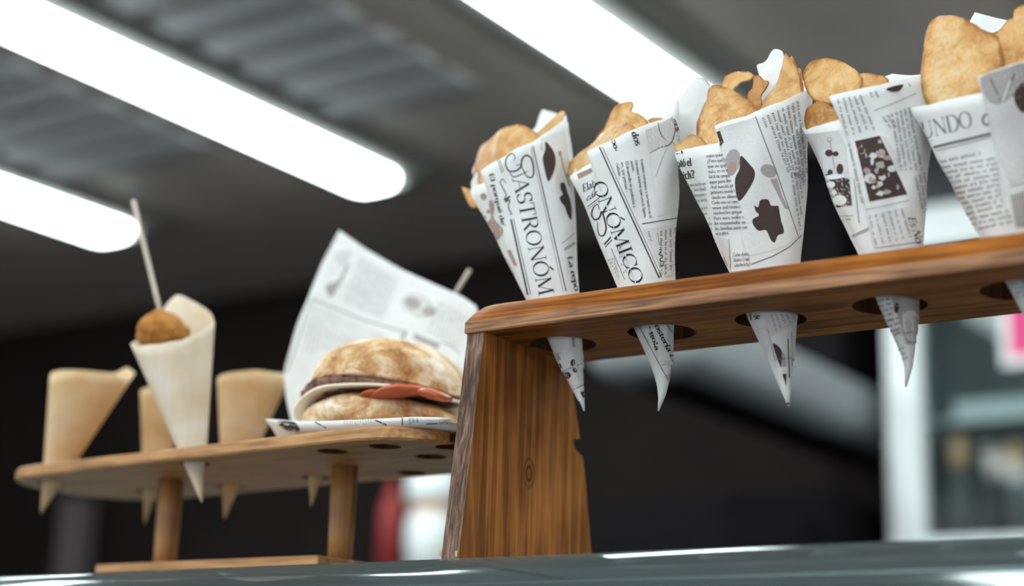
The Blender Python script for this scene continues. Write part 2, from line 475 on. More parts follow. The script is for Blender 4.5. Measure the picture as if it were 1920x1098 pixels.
# white tub and red bottle seen under the bamboo plate
YT = 2.3
c = onY(812, 970, YT)
z = lambda py: onY(812, py, YT).z
rt = tag(empty('white_tub'), 'blurred white tub with tan band behind the bamboo stand', 'tub')
V, F = lathe(c.x, YT, [(.001, z(1100)), (.050, z(1100)), (.062, z(1020)), (.060, z(975)), (.050, z(962)), (.001, z(962))]); mesh_obj('tub_body', V, F, M['cream'], rt, True)
V, F = lathe(c.x, YT, [(.001, z(964)), (.052, z(963)), (.055, z(955)), (.050, z(944)), (.001, z(943))]); mesh_obj('tan_band', V, F, M['tan'], rt, True)
V, F = lathe(c.x, YT, [(.001, z(945)), (.062, z(944)), (.066, z(930)), (.064, z(905)), (.055, z(880)), (.03, z(868)), (.001, z(866))]); mesh_obj('tub_lid', V, F, M['cream'], rt, True)
c2 = onY(737, 950, YT + .05)
rb = tag(empty('red_bottle'), 'dark red squeeze bottle beside the blurred white tub', 'bottle')
V, F = lathe(c2.x, YT + .05, [(.001, z(1100)), (.030, z(1100)), (.031, z(960)), (.026, z(935)), (.014, z(915)), (.001, z(914))]); mesh_obj('bottle_body', V, F, M['red'], rb, True)
V, F = lathe(c2.x, YT + .05, [(.001, z(916)), (.015, z(915)), (.013, z(905)), (.005, z(880)), (.001, z(878))]); mesh_obj('bottle_nozzle', V, F, M['red'], rb, True)
rs = tag(empty('back_shelf'), 'dark back shelf carrying the white tub and red bottle', 'shelf')
boxo('shelf_board', (c2.x - .35, c.x + .12, YT - .12, YT + .3, z(1100) - .03, z(1100)), M['wallside'], rs, .003)
for xx in (c2.x - .3, c.x + .07):
    boxo('shelf_leg', (xx, xx + .04, YT + .1, YT + .14, -1.15, z(1100) - .03), M['wallside'], rs)
boxo('back_panel', (c2.x - .12, c2.x - .005, YT + .27, YT + .29, z(1100), z(860)), M['grey_post'], rs)

# ------------------------------------------------------------------ glass counter
ZG = -.0022
rc = tag(empty('glass_counter'), 'curved glass display counter along the bottom of the picture', 'counter')
prof = [(.55, ZG)] + [(.30, ZG), (.1, ZG), (-.02, ZG)]
for k in range(1, 25):
    q = PI / 2 * k / 24
    prof.append((-.022 - .055 * math.sin(q), ZG - .055 * (1 - math.cos(q))))
prof += [(-.078, -.10), (-.079, -.25), (-.080, -.45)]
XS = [-3.2 + .2 * k for k in range(26)]
rings = [[Vector((x, y, z)) for y, z in prof] for x in XS]
V, F = loft(rings, close=False, caps=False)
o = mesh_obj('glass_sheet', V, F, M['glass'], rc, True)
boxo('top_rail', (-3.2, 1.8, -.050, -.036, -.0295, -.0255), M['trim'], rc, .001)
boxo('inner_rail', (-3.2, 1.8, -.030, -.016, -.0215, -.0185), M['steel'], rc, .001)
boxo('case_floor', (-3.2, 1.8, -.055, .55, -.46, -.44), M['case'], rc)
boxo('case_back', (-3.2, 1.8, .53, .55, -.44, ZG - .003), M['case'], rc)
boxo('case_base', (-3.2, 1.8, -.05, .55, -1.15, -.46), M['wallside'], rc)

# ------------------------------------------------------------------ dark wooden cone stand
ZU, HT, YW = .1538, .0215, .112        # underside height, thickness, depth
HOLES = [.029, .107, .187, .268, .349, .430]
HY, HR = .057, .0232
st = tag(empty('cone_stand'), 'dark stained wooden stand holding the newspaper cones', 'stand')

def holed_board(x0, x1, y0, y1, holes, hr, outline=None, n=24):
    """top view polygons of a board with round holes: quads of strips around each hole"""
    V, F = [], []
    cells = [x0] + [(a + b) / 2 for a, b in zip(holes, holes[1:])] + [x1]
    return cells
bm = bmesh.new()
XL, XR = -.0150, .475
zlo, zhi, ch = ZU, ZU + .0085, .0135
ztop = zhi + ch
# underside and top with holes (cells around every hole)
cells = [XL + .0] + [(a + b) / 2 for a, b in zip(HOLES, HOLES[1:])] + [XR]
def plate_cells(bm, z, x0s, y0, y1, flip):
    for i, hx in enumerate(HOLES):
        a, b = x0s[i], x0s[i + 1]
        n = 40
        inner = [(hx + HR * math.cos(2 * PI * k / n), HY + HR * math.sin(2 * PI * k / n)) for k in range(n)]
        outer = []
        for k in range(n):
            c_, s_ = math.cos(2 * PI * k / n), math.sin(2 * PI * k / n)
            tx = ((b - hx) / c_ if c_ > 1e-6 else ((a - hx) / c_ if c_ < -1e-6 else 1e9))
            ty = ((y1 - HY) / s_ if s_ > 1e-6 else ((y0 - HY) / s_ if s_ < -1e-6 else 1e9))
            tt = min(tx, ty); outer.append((hx + c_ * tt, HY + s_ * tt))
        corners = {(a, y0), (a, y1), (b, y0), (b, y1)}
        vi = [bm.verts.new((x, y, z)) for x, y in inner]
        vo_ = [bm.verts.new((x, y, z)) for x, y in outer]
        for k in range(n):
            l = (k + 1) % n
            (xa, ya), (xb, yb) = outer[k], outer[l]
            cor = None
            for cx, cy in corners:
                if min(xa, xb) - 1e-9 <= cx <= max(xa, xb) + 1e-9 and min(ya, yb) - 1e-9 <= cy <= max(ya, yb) + 1e-9 and abs(xa - xb) > 1e-9 and abs(ya - yb) > 1e-9:
                    cor = bm.verts.new((cx, cy, z))
            f = [vi[k], vo_[k]] + ([cor] if cor else []) + [vo_[l], vi[l]]
            bm.faces.new(f if not flip else f[::-1])
plate_cells(bm, zlo, cells, 0, YW, True)
tc_ = [XL + ch] + cells[1:-1] + [XR - ch]
plate_cells(bm, ztop, tc_, ch, YW - ch, False)
for hx in HOLES:            # hole walls
    n = 40
    lo = [bm.verts.new((hx + HR * math.cos(2 * PI * k / n), HY + HR * math.sin(2 * PI * k / n), zlo)) for k in range(n)]
    hi = [bm.verts.new((hx + HR * math.cos(2 * PI * k / n), HY + HR * math.sin(2 * PI * k / n), ztop)) for k in range(n)]
    for k in range(n): bm.faces.new((lo[k], hi[k], hi[(k + 1) % n], lo[(k + 1) % n]))
bmesh.ops.remove_doubles(bm, verts=bm.verts, dist=1e-6)
me_top = bm_obj('shelf_board', bm, M['board'], st)
M['hole_shade'] = stained('shaded_hole_wall', 2, (.020, .007, .002), (.045, .016, .005), (.08, .03, .009), gloss=.1)  # shade inside the cone holes, painted as a darker wood colour
me_top.data.materials.append(M['hole_shade'])
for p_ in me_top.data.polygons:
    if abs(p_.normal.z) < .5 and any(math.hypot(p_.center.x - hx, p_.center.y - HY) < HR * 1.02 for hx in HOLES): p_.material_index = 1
# rounded-over rim all the way round: vertical band + curved chamfer, as a part of its own look
def rim(prof, name, mat):
    RG = []
    for d, z in prof:
        j = 0
        ring = []
        xs = [lerp(XL + d, XR - d, k / 40) for k in range(41)]
        for x in xs: ring.append(Vector((x, d + .0004 * noise.noise(Vector((x * 60, z * 300, 0))), z + .0003 * noise.noise(Vector((x * 90, z * 100, 5))))))
        ys = [lerp(d, YW - d, k / 8) for k in range(1, 9)]
        for y in ys: ring.append(Vector((XR - d, y, z)))
        for x in xs[::-1][1:]: ring.append(Vector((x, YW - d, z)))
        for y in ys[::-1][1:]: ring.append(Vector((XL + d, y, z)))
        RG.append(ring)
    V, F = loft(RG, True, False)
    return mesh_obj(name, V, F, mat, st)
rim([(0.0, zlo), (-.0004, zlo + .001), (-.0002, zhi - .0008), (.0004, zhi)], 'worn_edge_band', M['edge'])
o = rim([(.0004, zhi), (.0022, zhi + .0034), (.0056, zhi + .0078), (.0095, zhi + .0115), (ch, ztop)], 'chamfered_rim', M['board'])
o.data.polygons.foreach_set('use_smooth', [True] * len(o.data.polygons))

# trapezoid end boards
def end_board(x0, x1, notch):
    zb = ZG
    fr = lambda z: interp(z, [(zb, -.0190), (ZU, .0014)])
    bk = lambda z: interp(z, [(zb, .152), (.02, .1475), (.075, .137), (ZU, .1115)])
    zn = [lerp(zb, ZU, k / 24) for k in range(25)]
    if notch:
        N0, N1 = onX(1084, 846, x1).z, onX(1084, 826, x1).z
        zn = sorted([q for q in zn if not (N0 - .003 < q < N1 + .003)] + [N0 - .0025, N0, (N0 * .6 + N1 * .4), N1, N1 + .002])
    front = [(fr(q) + .0005 * noise.noise(Vector((q * 140, x0, 1))), q) for q in zn]
    back = []
    for q in zn:
        d = 0
        if notch and N0 - 1e-6 <= q < N1 + 1e-6: d = .010 if q > N0 + 1e-5 else .007
        back.append((bk(q) - d, q))
    poly = front + back[::-1]
    n = len(front)
    V = [Vector((x1, y, q)) for y, q in poly] + [Vector((x0, y, q)) for y, q in poly]
    F, fm = [], []
    N = len(poly)
    for k in range(n - 1):
        a, b, c_, d = k, k + 1, N - 2 - k, N - 1 - k
        F.append((d, c_, b, a)[::-1]); fm.append(0)
        F.append((d + N, c_ + N, b + N, a + N)); fm.append(0)
    for k in range(N):
        l = (k + 1) % N
        F.append((k, l, l + N, k + N)); fm.append(1)
    o = mesh_obj('end_board', V, F, [M['leg'], M['leg_edge']], st, fm=fm)
    bm = bmesh.new(); bm.from_mesh(o.data); bmesh.ops.recalc_face_normals(bm, faces=bm.faces); bm.to_mesh(o.data); bm.free()
    return o
lg = end_board(-.0138, 0.0, True)
end_board(.462, .4745, False)
# little chipped corners at the foot
for (px, py) in ((826, 1036), (856, 1038)):
    p = onY(px, py, -.0192)
    bmc = bmesh.new(); bmesh.ops.create_icosphere(bmc, subdivisions=2, radius=.0017)
    for v_ in bmc.verts:
        v_.co = Vector((v_.co.x * .7, v_.co.y * .35, v_.co.z * 1.3)) * (1 + .4 * noise.noise(v_.co * 900)) + p
    bm_obj('chipped_corner', bmc, M['chipwood'], st)

# ------------------------------------------------------------------ bamboo stand
bs = tag(empty('bamboo_stand'), 'light bamboo stand with rounded plate on two dowels', 'stand')
PZ, PT = .082, .0092
PX0, PX1, PYC, PHW = -.506, -.030, .068, .076
PROT = math.radians(-4.2)
def stadium(off, n=16, rr=.062):
    """rounded ends flatter than a half circle"""
    hw = PHW - off; pts = []
    e = rr * 1.15
    for k in range(n + 1):
        q = -PI / 2 + PI * k / n
        pts.append((PX1 - off - e + e * math.copysign(abs(math.cos(q)) ** .8, math.cos(q)), PYC + hw * math.copysign(abs(math.sin(q)) ** .85, math.sin(q))))
    for k in range(n + 1):
        q = PI / 2 + PI * k / n
        pts.append((PX0 + off + e + e * math.copysign(abs(math.cos(q)) ** .8, math.cos(q)), PYC + hw * math.copysign(abs(math.sin(q)) ** .85, math.sin(q))))
    cx_ = (PX0 + PX1) / 2; c_, s_ = math.cos(PROT), math.sin(PROT)
    return [(cx_ + (x - cx_) * c_ - (y - PYC) * s_, PYC + (x - cx_) * s_ + (y - PYC) * c_) for x, y in pts]
BH = []     # holes in the plate, measured on its underside
for px, py in ((624, 846), (722, 837), (846, 838), (772, 886), (808, 856)):
    p = onZ(px, py, PZ); BH.append((p.x, p.y))
CONE_H = {}
for key, (px, py) in dict(left=(95, 905), mid=(278, 922), right=(432, 912), front=(366, 869), far=(592, 895)).items():
    p = onZ(px, py, PZ); CONE_H[key] = (p.x, p.y); BH.append((p.x, p.y))
bm = bmesh.new()
RB = .0115
def fillplate(z, off):
    pts = stadium(off)
    loops = [[bm.verts.new((x, y, z)) for x, y in pts]]
    for hx, hy in BH:
        loops.append([bm.verts.new((hx + RB * math.cos(2 * PI * k / 20), hy + RB * math.sin(2 * PI * k / 20), z)) for k in range(20)])
    es = []
    for lp in loops:
        for k in range(len(lp)): es.append(bm.edges.new((lp[k], lp[(k + 1) % len(lp)])))
    bmesh.ops.triangle_fill(bm, use_beauty=True, use_dissolve=False, edges=es)
    return loops
la = fillplate(PZ, .0012); lb = fillplate(PZ + PT, .0012)
for A_, B_ in zip(la[1:], lb[1:]):
    for k in range(20): bm.faces.new((A_[k], A_[(k + 1) % 20], B_[(k + 1) % 20], B_[k]))
mids = [[bm.verts.new((x, y, q)) for x, y in stadium(0)] for q in (PZ + .0015, PZ + PT - .0015)]
for A_, B_ in ((la[0], mids[0]), (mids[0], mids[1]), (mids[1], lb[0])):
    n = len(A_)
    for k in range(n): bm.faces.new((A_[k], A_[(k + 1) % n], B_[(k + 1) % n], B_[k]))
pl_ = bm_obj('plate', bm, M['bamboo'], bs)
M['plate_hole_shade'] = stained('shaded_plate_hole', 2, (.05, .02, .006), (.09, .038, .012), (.14, .06, .02), gloss=.1)  # plate hole walls coloured dark to stand in for the shade inside
pl_.data.materials.append(M['plate_hole_shade'])
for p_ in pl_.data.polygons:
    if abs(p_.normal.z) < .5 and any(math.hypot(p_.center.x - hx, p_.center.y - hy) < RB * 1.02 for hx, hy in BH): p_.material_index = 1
for dx in (-.3546, -.1728):
    V, F = lathe(dx, .0705, [(.001, .009), (.0092, .009), (.0096, .03), (.0100, .06), (.0102, PZ + .001), (.001, PZ + .001)], 24)
    mesh_obj('dowel_leg', V, F, M['bamboo_v'], bs, True)
boxo('base_board', (-.388, -.1585, .028, .112, ZG, .0107), M['bamboo'], bs, .0008)

# ------------------------------------------------------------------ cones of paper and veneer
class Cone:
    """right-circular-ish paper cone: tip, mouth centre, mouth radius, (phi,t) surface"""
    def __init__(s, tip, mouth, rad, flatten=.92, curl=None):
        s.T, s.Mo = Vector(tip), Vector(mouth)
        s.A = s.Mo - s.T; s.L = s.A.length; a = s.A / s.L
        view = (CAM - s.Mo).normalized()
        s.e2 = (view - a * view.dot(a)).normalized()
        s.e1 = s.e2.cross(a) * -1
        if s.e1.dot(RT) < 0: s.e1 = -s.e1
        s.R, s.fl, s.curl = rad, flatten, curl
    def pt(s, phi, t, off=0):
        r = s.R * t + off
        # soften the point a little, with an optional bend of the tip
        p = s.T + s.A * t + s.e1 * (math.cos(phi) * r) + s.e2 * (math.sin(phi) * r * s.fl)
        if s.curl and t < s.curl[0]:
            k = (s.curl[0] - t) / s.curl[0]
            p += s.curl[1] * (k * k)
        return p
    def hit(s, px, py, back=False):
        """(phi, t) where the sight line meets the infinite cone (near or far side)"""
        d = ray(px, py).normalized()
        a = s.A / s.L; k = s.R / s.L
        def loc(v, point=True):
            q = (v - s.T) if point else v
            return Vector((q.dot(s.e1), q.dot(s.e2) / s.fl, q.dot(a)))
        O, D = loc(CAM), loc(d, False)
        A_ = D.x ** 2 + D.y ** 2 - k * k * D.z ** 2
        B_ = 2 * (O.x * D.x + O.y * D.y - k * k * O.z * D.z)
        C_ = O.x ** 2 + O.y ** 2 - k * k * O.z ** 2
        disc = B_ * B_ - 4 * A_ * C_
        if disc < 0:
            tm = -B_ / (2 * A_)
        else:
            sq = math.sqrt(disc); r1, r2 = sorted(((-B_ - sq) / (2 * A_), (-B_ + sq) / (2 * A_)))
            tm = r2 if back else r1
        P = O + D * tm
        return math.atan2(P.y, P.x), P.z / s.L
    def rimfn(s, pts):
        hits = []
        for q in pts:
            if len(q) == 2: hits.append(s.hit(*q))
            elif isinstance(q[2], str): hits.append(s.hit(q[0], q[1], True))
        # unwrapped phi 0..2pi
        H = sorted(((h[0] % (2 * PI)), h[1]) for h in hits)
        H = [(H[-1][0] - 2 * PI, H[-1][1])] + H + [(H[0][0] + 2 * PI, H[0][1])]
        return lambda phi: interp(phi % (2 * PI), H)

def cone_surface(c, name, rim_pts, mat, parent, nphi=72, nt=22, off=0, t0=.012, wob=.0):
    fn = c.rimfn(rim_pts)
    V, F = [], []
    for j in range(nphi):
        phi = 2 * PI * j / nphi
        tm = fn(phi)
        for i in range(nt + 1):
            t_ = lerp(t0, tm, i / nt)
            o_ = off + wob * noise.noise(Vector((math.cos(phi) * 2, math.sin(phi) * 2, t_ * 5 + c.T.x * 40))) * t_
            V.append(c.pt(phi, t_, o_))
    n1 = nt + 1
    for j in range(nphi):
        k = (j + 1) % nphi
        for i in range(nt):
            F.append((j * n1 + i, k * n1 + i, k * n1 + i + 1, j * n1 + i + 1))
    o = mesh_obj(name, V, F, mat, parent, True)
    return o, V, F
def flap_surface(c, name, rim_pts, edge_pts, mat, parent, phi_r=-.9, nu=40, nt=26, off=.0007, t0=None, wob=0):
    """outer turn of the paper: from behind the right side round to a free edge on the front"""
    E = sorted(((h[1], h[0]) for h in (c.hit(*q) for q in edge_pts)))
    fn = c.rimfn(rim_pts)
    t0 = E[0][0] if t0 is None else t0
    V, F = [], []
    for j in range(nu + 1):
        u = j / nu
        phi_top = lerp(phi_r, E[-1][1], u)
        tm = fn(phi_top)
        for i in range(nt + 1):
            t_ = lerp(t0, tm, i / nt)
            ph = lerp(phi_r, interp(t_, E), u)
            o_ = off + .0006 * u + wob * noise.noise(Vector((math.cos(ph) * 2, math.sin(ph) * 2, t_ * 5 + c.T.x * 40))) * t_
            V.append(c.pt(ph, t_, o_))
    n1 = nt + 1
    for j in range(nu):
        for i in range(nt):
            F.append((j * n1 + i, (j + 1) * n1 + i, (j + 1) * n1 + i + 1, j * n1 + i + 1))
    o = mesh_obj(name, V, F, mat, parent, True)
    return o, V, F

# ------------------------------------------------------------------ serif lettering, built from strokes
X_ = .64
def L(x0, y0, x1, y1, w=1.0): return ('l', x0, y0, x1, y1, w)
def A(cx, cy, rx, ry, a0, a1, w=1.0): return ('a', cx, cy, rx, ry, a0, a1, w)
def sf(x, y, h=.11): return L(x - h, y, x + h, y, .35)
def thick(x, y0, y1): return L(x, y0, x, y1)
G = {
 'A': (.84, [L(.08, 0, .42, 1, .35), L(.42, 1, .74, 0), L(.2, .36, .62, .36, .3), sf(.08, 0), sf(.74, 0, .13)]),
 'S': (.60, [A(.30, .75, .22, .24, 20, 270), A(.30, .26, .24, .25, 90, -160), L(.51, .72, .51, .96, .35), L(.08, .06, .08, .3, .35)]),
 'T': (.74, [thick(.37, 0, 1), L(.04, .99, .70, .99, .4), L(.05, .99, .05, .78, .4), L(.69, .99, .69, .78, .4), sf(.37, 0, .14)]),
 'R': (.80, [thick(.16, 0, 1), L(.04, .99, .40, .99, .35), L(.16, .5, .40, .5, .35), A(.38, .745, .25, .25, 90, -90), L(.40, .5, .70, 0), sf(.16, 0, .13), sf(.73, 0, .07)]),
 'O': (.86, [A(.43, .5, .37, .5, 0, 360)]),
 'N': (.88, [L(.14, 0, .14, 1, .35), L(.14, 1, .74, 0), L(.74, 0, .74, 1, .35), sf(.14, 0), sf(.12, .99, .1), sf(.74, .99)]),
 'M': (1.04, [L(.14, 0, .18, 1, .35), L(.18, 1, .50, .05), L(.50, .05, .84, 1, .35), L(.84, 1, .88, 0), sf(.14, 0), sf(.88, 0, .13), sf(.14, .99, .08), sf(.88, .99, .08)]),
 'I': (.40, [thick(.2, 0, 1), sf(.2, 0, .15), sf(.2, .99, .15)]),
 'C': (.76, [A(.42, .5, .36, .5, 42, 318), L(.70, .66, .70, .98, .35), L(.70, .05, .70, .3, .3)]),
 'G': (.84, [A(.42, .5, .36, .5, 42, 318), L(.70, .66, .70, .98, .35), thick(.70, .06, .42), sf(.70, .42, .13)]),
 'U': (.84, [thick(.17, .3, 1), A(.42, .32, .25, .32, 180, 360, .8), L(.67, .3, .67, 1, .35), sf(.17, .99, .13), sf(.67, .99)]),
 'D': (.86, [thick(.16, 0, 1), L(.05, .99, .4, .99, .35), L(.05, 0.01, .4, 0.01, .35), A(.38, .5, .40, .5, 90, -90)]),
 'E': (.68, [thick(.16, 0, 1), L(.05, .99, .6, .99, .4), L(.05, .01, .62, .01, .4), L(.16, .5, .46, .5, .35), L(.6, .99, .6, .76, .4), L(.62, .01, .62, .26, .4), L(.46, .4, .46, .62, .35)]),
 'L': (.66, [thick(.16, 0, 1), L(.05, .01, .6, .01, .4), L(.6, .01, .6, .28, .4), sf(.16, .99, .13)]),
 'P': (.70, [thick(.16, 0, 1), L(.04, .99, .36, .99, .35), L(.16, .46, .36, .46, .35), A(.35, .725, .26, .265, 90, -90), sf(.16, 0, .13)]),
 'o': (.58, [A(.29, .32, .23, .32, 0, 360)]),
 'e': (.52, [A(.27, .32, .22, .32, 5, 320), L(.07, .35, .48, .35, .35)]),
 'c': (.50, [A(.28, .32, .22, .32, 45, 320)]),
 'a': (.56, [A(.22, .16, .17, .17, 60, 300), L(.39, .05, .39, .48), A(.24, .46, .15, .18, 0, 150), L(.39, .03, .52, .03, .4)]),
 'b': (.58, [thick(.13, 0, 1), A(.30, .32, .22, .32, 150, -150), sf(.08, .97, .07)]),
 'd': (.60, [thick(.44, 0, 1), A(.27, .32, .21, .32, 30, 330), sf(.40, .97, .07), sf(.49, .02, .07)]),
 'f': (.36, [thick(.16, 0, .8), A(.27, .8, .12, .19, 180, 40), L(.02, X_, .33, X_, .4), sf(.16, .01, .11)]),
 'g': (.56, [A(.25, .40, .19, .23, 0, 360), A(.26, -.12, .22, .15, 0, 360, .7), L(.17, .17, .2, .03, .6), L(.40, .56, .54, .62, .5)]),
 'h': (.62, [thick(.13, 0, 1), A(.31, .40, .16, .23, 170, 0, .8), thick(.47, 0, .42), sf(.13, .01, .1), sf(.47, .01, .1), sf(.08, .97, .07)]),
 'i': (.30, [thick(.15, 0, .62), A(.15, .86, .04, .045, 0, 360, .9), sf(.15, .01, .11), sf(.1, .61, .07)]),
 'j': (.28, [thick(.15, -.15, .62), A(.15, .86, .04, .045, 0, 360, .9), A(.06, -.12, .09, .12, 0, -120)]),
 'l': (.30, [thick(.15, 0, 1), sf(.15, .01, .11), sf(.1, .97, .07)]),
 'm': (.90, [thick(.13, 0, .62), A(.29, .40, .15, .23, 170, 0, .8), thick(.44, 0, .42), A(.60, .40, .15, .23, 170, 0, .8), thick(.75, 0, .42), sf(.13, .01, .1), sf(.44, .01, .1), sf(.75, .01, .1)]),
 'n': (.62, [thick(.13, 0, .62), A(.31, .40, .16, .23, 170, 0, .8), thick(.47, 0, .42), sf(.13, .01, .1), sf(.47, .01, .1), sf(.08, .61, .07)]),
 'p': (.60, [thick(.13, -.32, .62), A(.31, .32, .21, .32, 150, -150), sf(.13, -.31, .11), sf(.08, .61, .07)]),
 'q': (.60, [thick(.45, -.32, .62), A(.27, .32, .21, .32, 30, 330), sf(.45, -.31, .11)]),
 'r': (.44, [thick(.13, 0, .62), A(.30, .42, .15, .2, 160, 50, .8), A(.38, .55, .04, .045, 0, 360, .9), sf(.13, .01, .12), sf(.08, .61, .07)]),
 's': (.46, [A(.23, .47, .14, .155, 30, 260, .9), A(.23, .16, .16, .16, 90, -150, .9)]),
 't': (.38, [thick(.16, .1, .84), A(.25, .12, .1, .11, 180, 320), L(.02, X_, .33, X_, .4)]),
 'u': (.62, [thick(.13, .2, .62), A(.29, .2, .16, .19, 180, 350, .8), thick(.47, 0, .62), sf(.08, .61, .07), sf(.42, .61, .07), sf(.52, .01, .06)]),
 'v': (.56, [L(.08, .62, .28, 0), L(.28, 0, .48, .62, .4), sf(.08, .61, .09), sf(.48, .61, .08)]),
 'w': (.84, [L(.08, .62, .25, 0), L(.25, 0, .42, .62, .4), L(.42, .62, .58, 0), L(.58, 0, .76, .62, .4), sf(.08, .61, .09), sf(.76, .61, .08)]),
 'x': (.56, [L(.08, .62, .46, 0), L(.46, .62, .08, 0, .4)]),
 'y': (.56, [L(.08, .62, .28, 0), L(.48, .62, .2, -.28, .4), sf(.08, .61, .09), sf(.48, .61, .08)]),
 'z': (.48, [L(.05, .61, .42, .61, .4), L(.42, .61, .06, .01), L(.06, .01, .44, .01, .4)]),
 '?': (.50, [A(.24, .74, .2, .24, 170, -70), L(.27, .5, .25, .26, .8), A(.25, .05, .05, .05, 0, 360)]),
 '-': (.40, [L(.06, .27, .34, .27, .8)]), '.': (.26, [A(.12, .05, .045, .05, 0, 360)]), ',': (.26, [A(.12, .05, .045, .05, 0, 360), L(.15, .03, .08, -.14, .4)]),
 ')': (.30, [A(-.05, .4, .28, .55, -60, 60, .7)]), '"': (.30, [L(.1, .98, .1, .75, .6), L(.2, .98, .2, .75, .6)]), ' ': (.30, []),
}
G["'"] = (.18, [L(.09, .98, .09, .75, .6)])
for base, acc in (('a', 'á'), ('e', 'é'), ('o', 'ó'), ('u', 'ú')):
    G[acc] = (G[base][0], G[base][1] + [L(.24, .74, .38, .98, .7)])
G['í'] = (.30, [s_ for s_ in G['i'][1] if s_[0] == 'l'] + [L(.12, .74, .24, .98, .7)])
G['ñ'] = (G['n'][0], G['n'][1] + [L(.16, .78, .46, .84, .5)])
G['Ó'] = (G['O'][0], G['O'][1] + [L(.40, 1.08, .62, 1.30, .8)])
G['¿'] = (.50, [A(.24, -.1, .2, .24, -10, -250), L(.22, .12, .24, .38, .8), A(.24, .58, .05, .05, 0, 360)])

def strip(V, F, pts, wd):
    """quad strip along a 2D polyline with per-point full widths"""
    b = len(V); n = len(pts)
    for i, p in enumerate(pts):
        q0, q1 = pts[max(i - 1, 0)], pts[min(i + 1, n - 1)]
        dx, dy = q1[0] - q0[0], q1[1] - q0[1]
        l = math.hypot(dx, dy) or 1
        h = wd[i] / 2
        V.append((p[0] - dy / l * h, p[1] + dx / l * h)); V.append((p[0] + dy / l * h, p[1] - dx / l * h))
    for i in range(n - 1): F.append((b + 2 * i, b + 2 * i + 1, b + 2 * i + 3, b + 2 * i + 2))
def glyph_geo(text, wt, thin=.35, na=12, nl=1):
    V, F = [], []; x = 0
    for ch_ in text:
        wd, strokes = G.get(ch_, G['-'])
        for s_ in strokes:
            if s_[0] == 'l':
                _, x0, y0, x1, y1, k = s_
                n = nl if math.hypot(x1 - x0, y1 - y0) > .3 else 1
                strip(V, F, [(x + lerp(x0, x1, i / n), lerp(y0, y1, i / n)) for i in range(n + 1)], [wt * max(k, thin)] * (n + 1))
            else:
                _, cx, cy, rx, ry, a0, a1, k = s_
                n = max(5, int(na * abs(a1 - a0) / 360) + 2); P, W = [], []
                for i in range(n + 1):
                    q = math.radians(lerp(a0, a1, i / n))
                    P.append((x + cx + (rx) * math.cos(q), cy + (ry) * math.sin(q)))
                    W.append(wt * k * (thin + (1 - thin) * abs(math.cos(q))))
                strip(V, F, P, W)
        x += wd
    return V, F, x

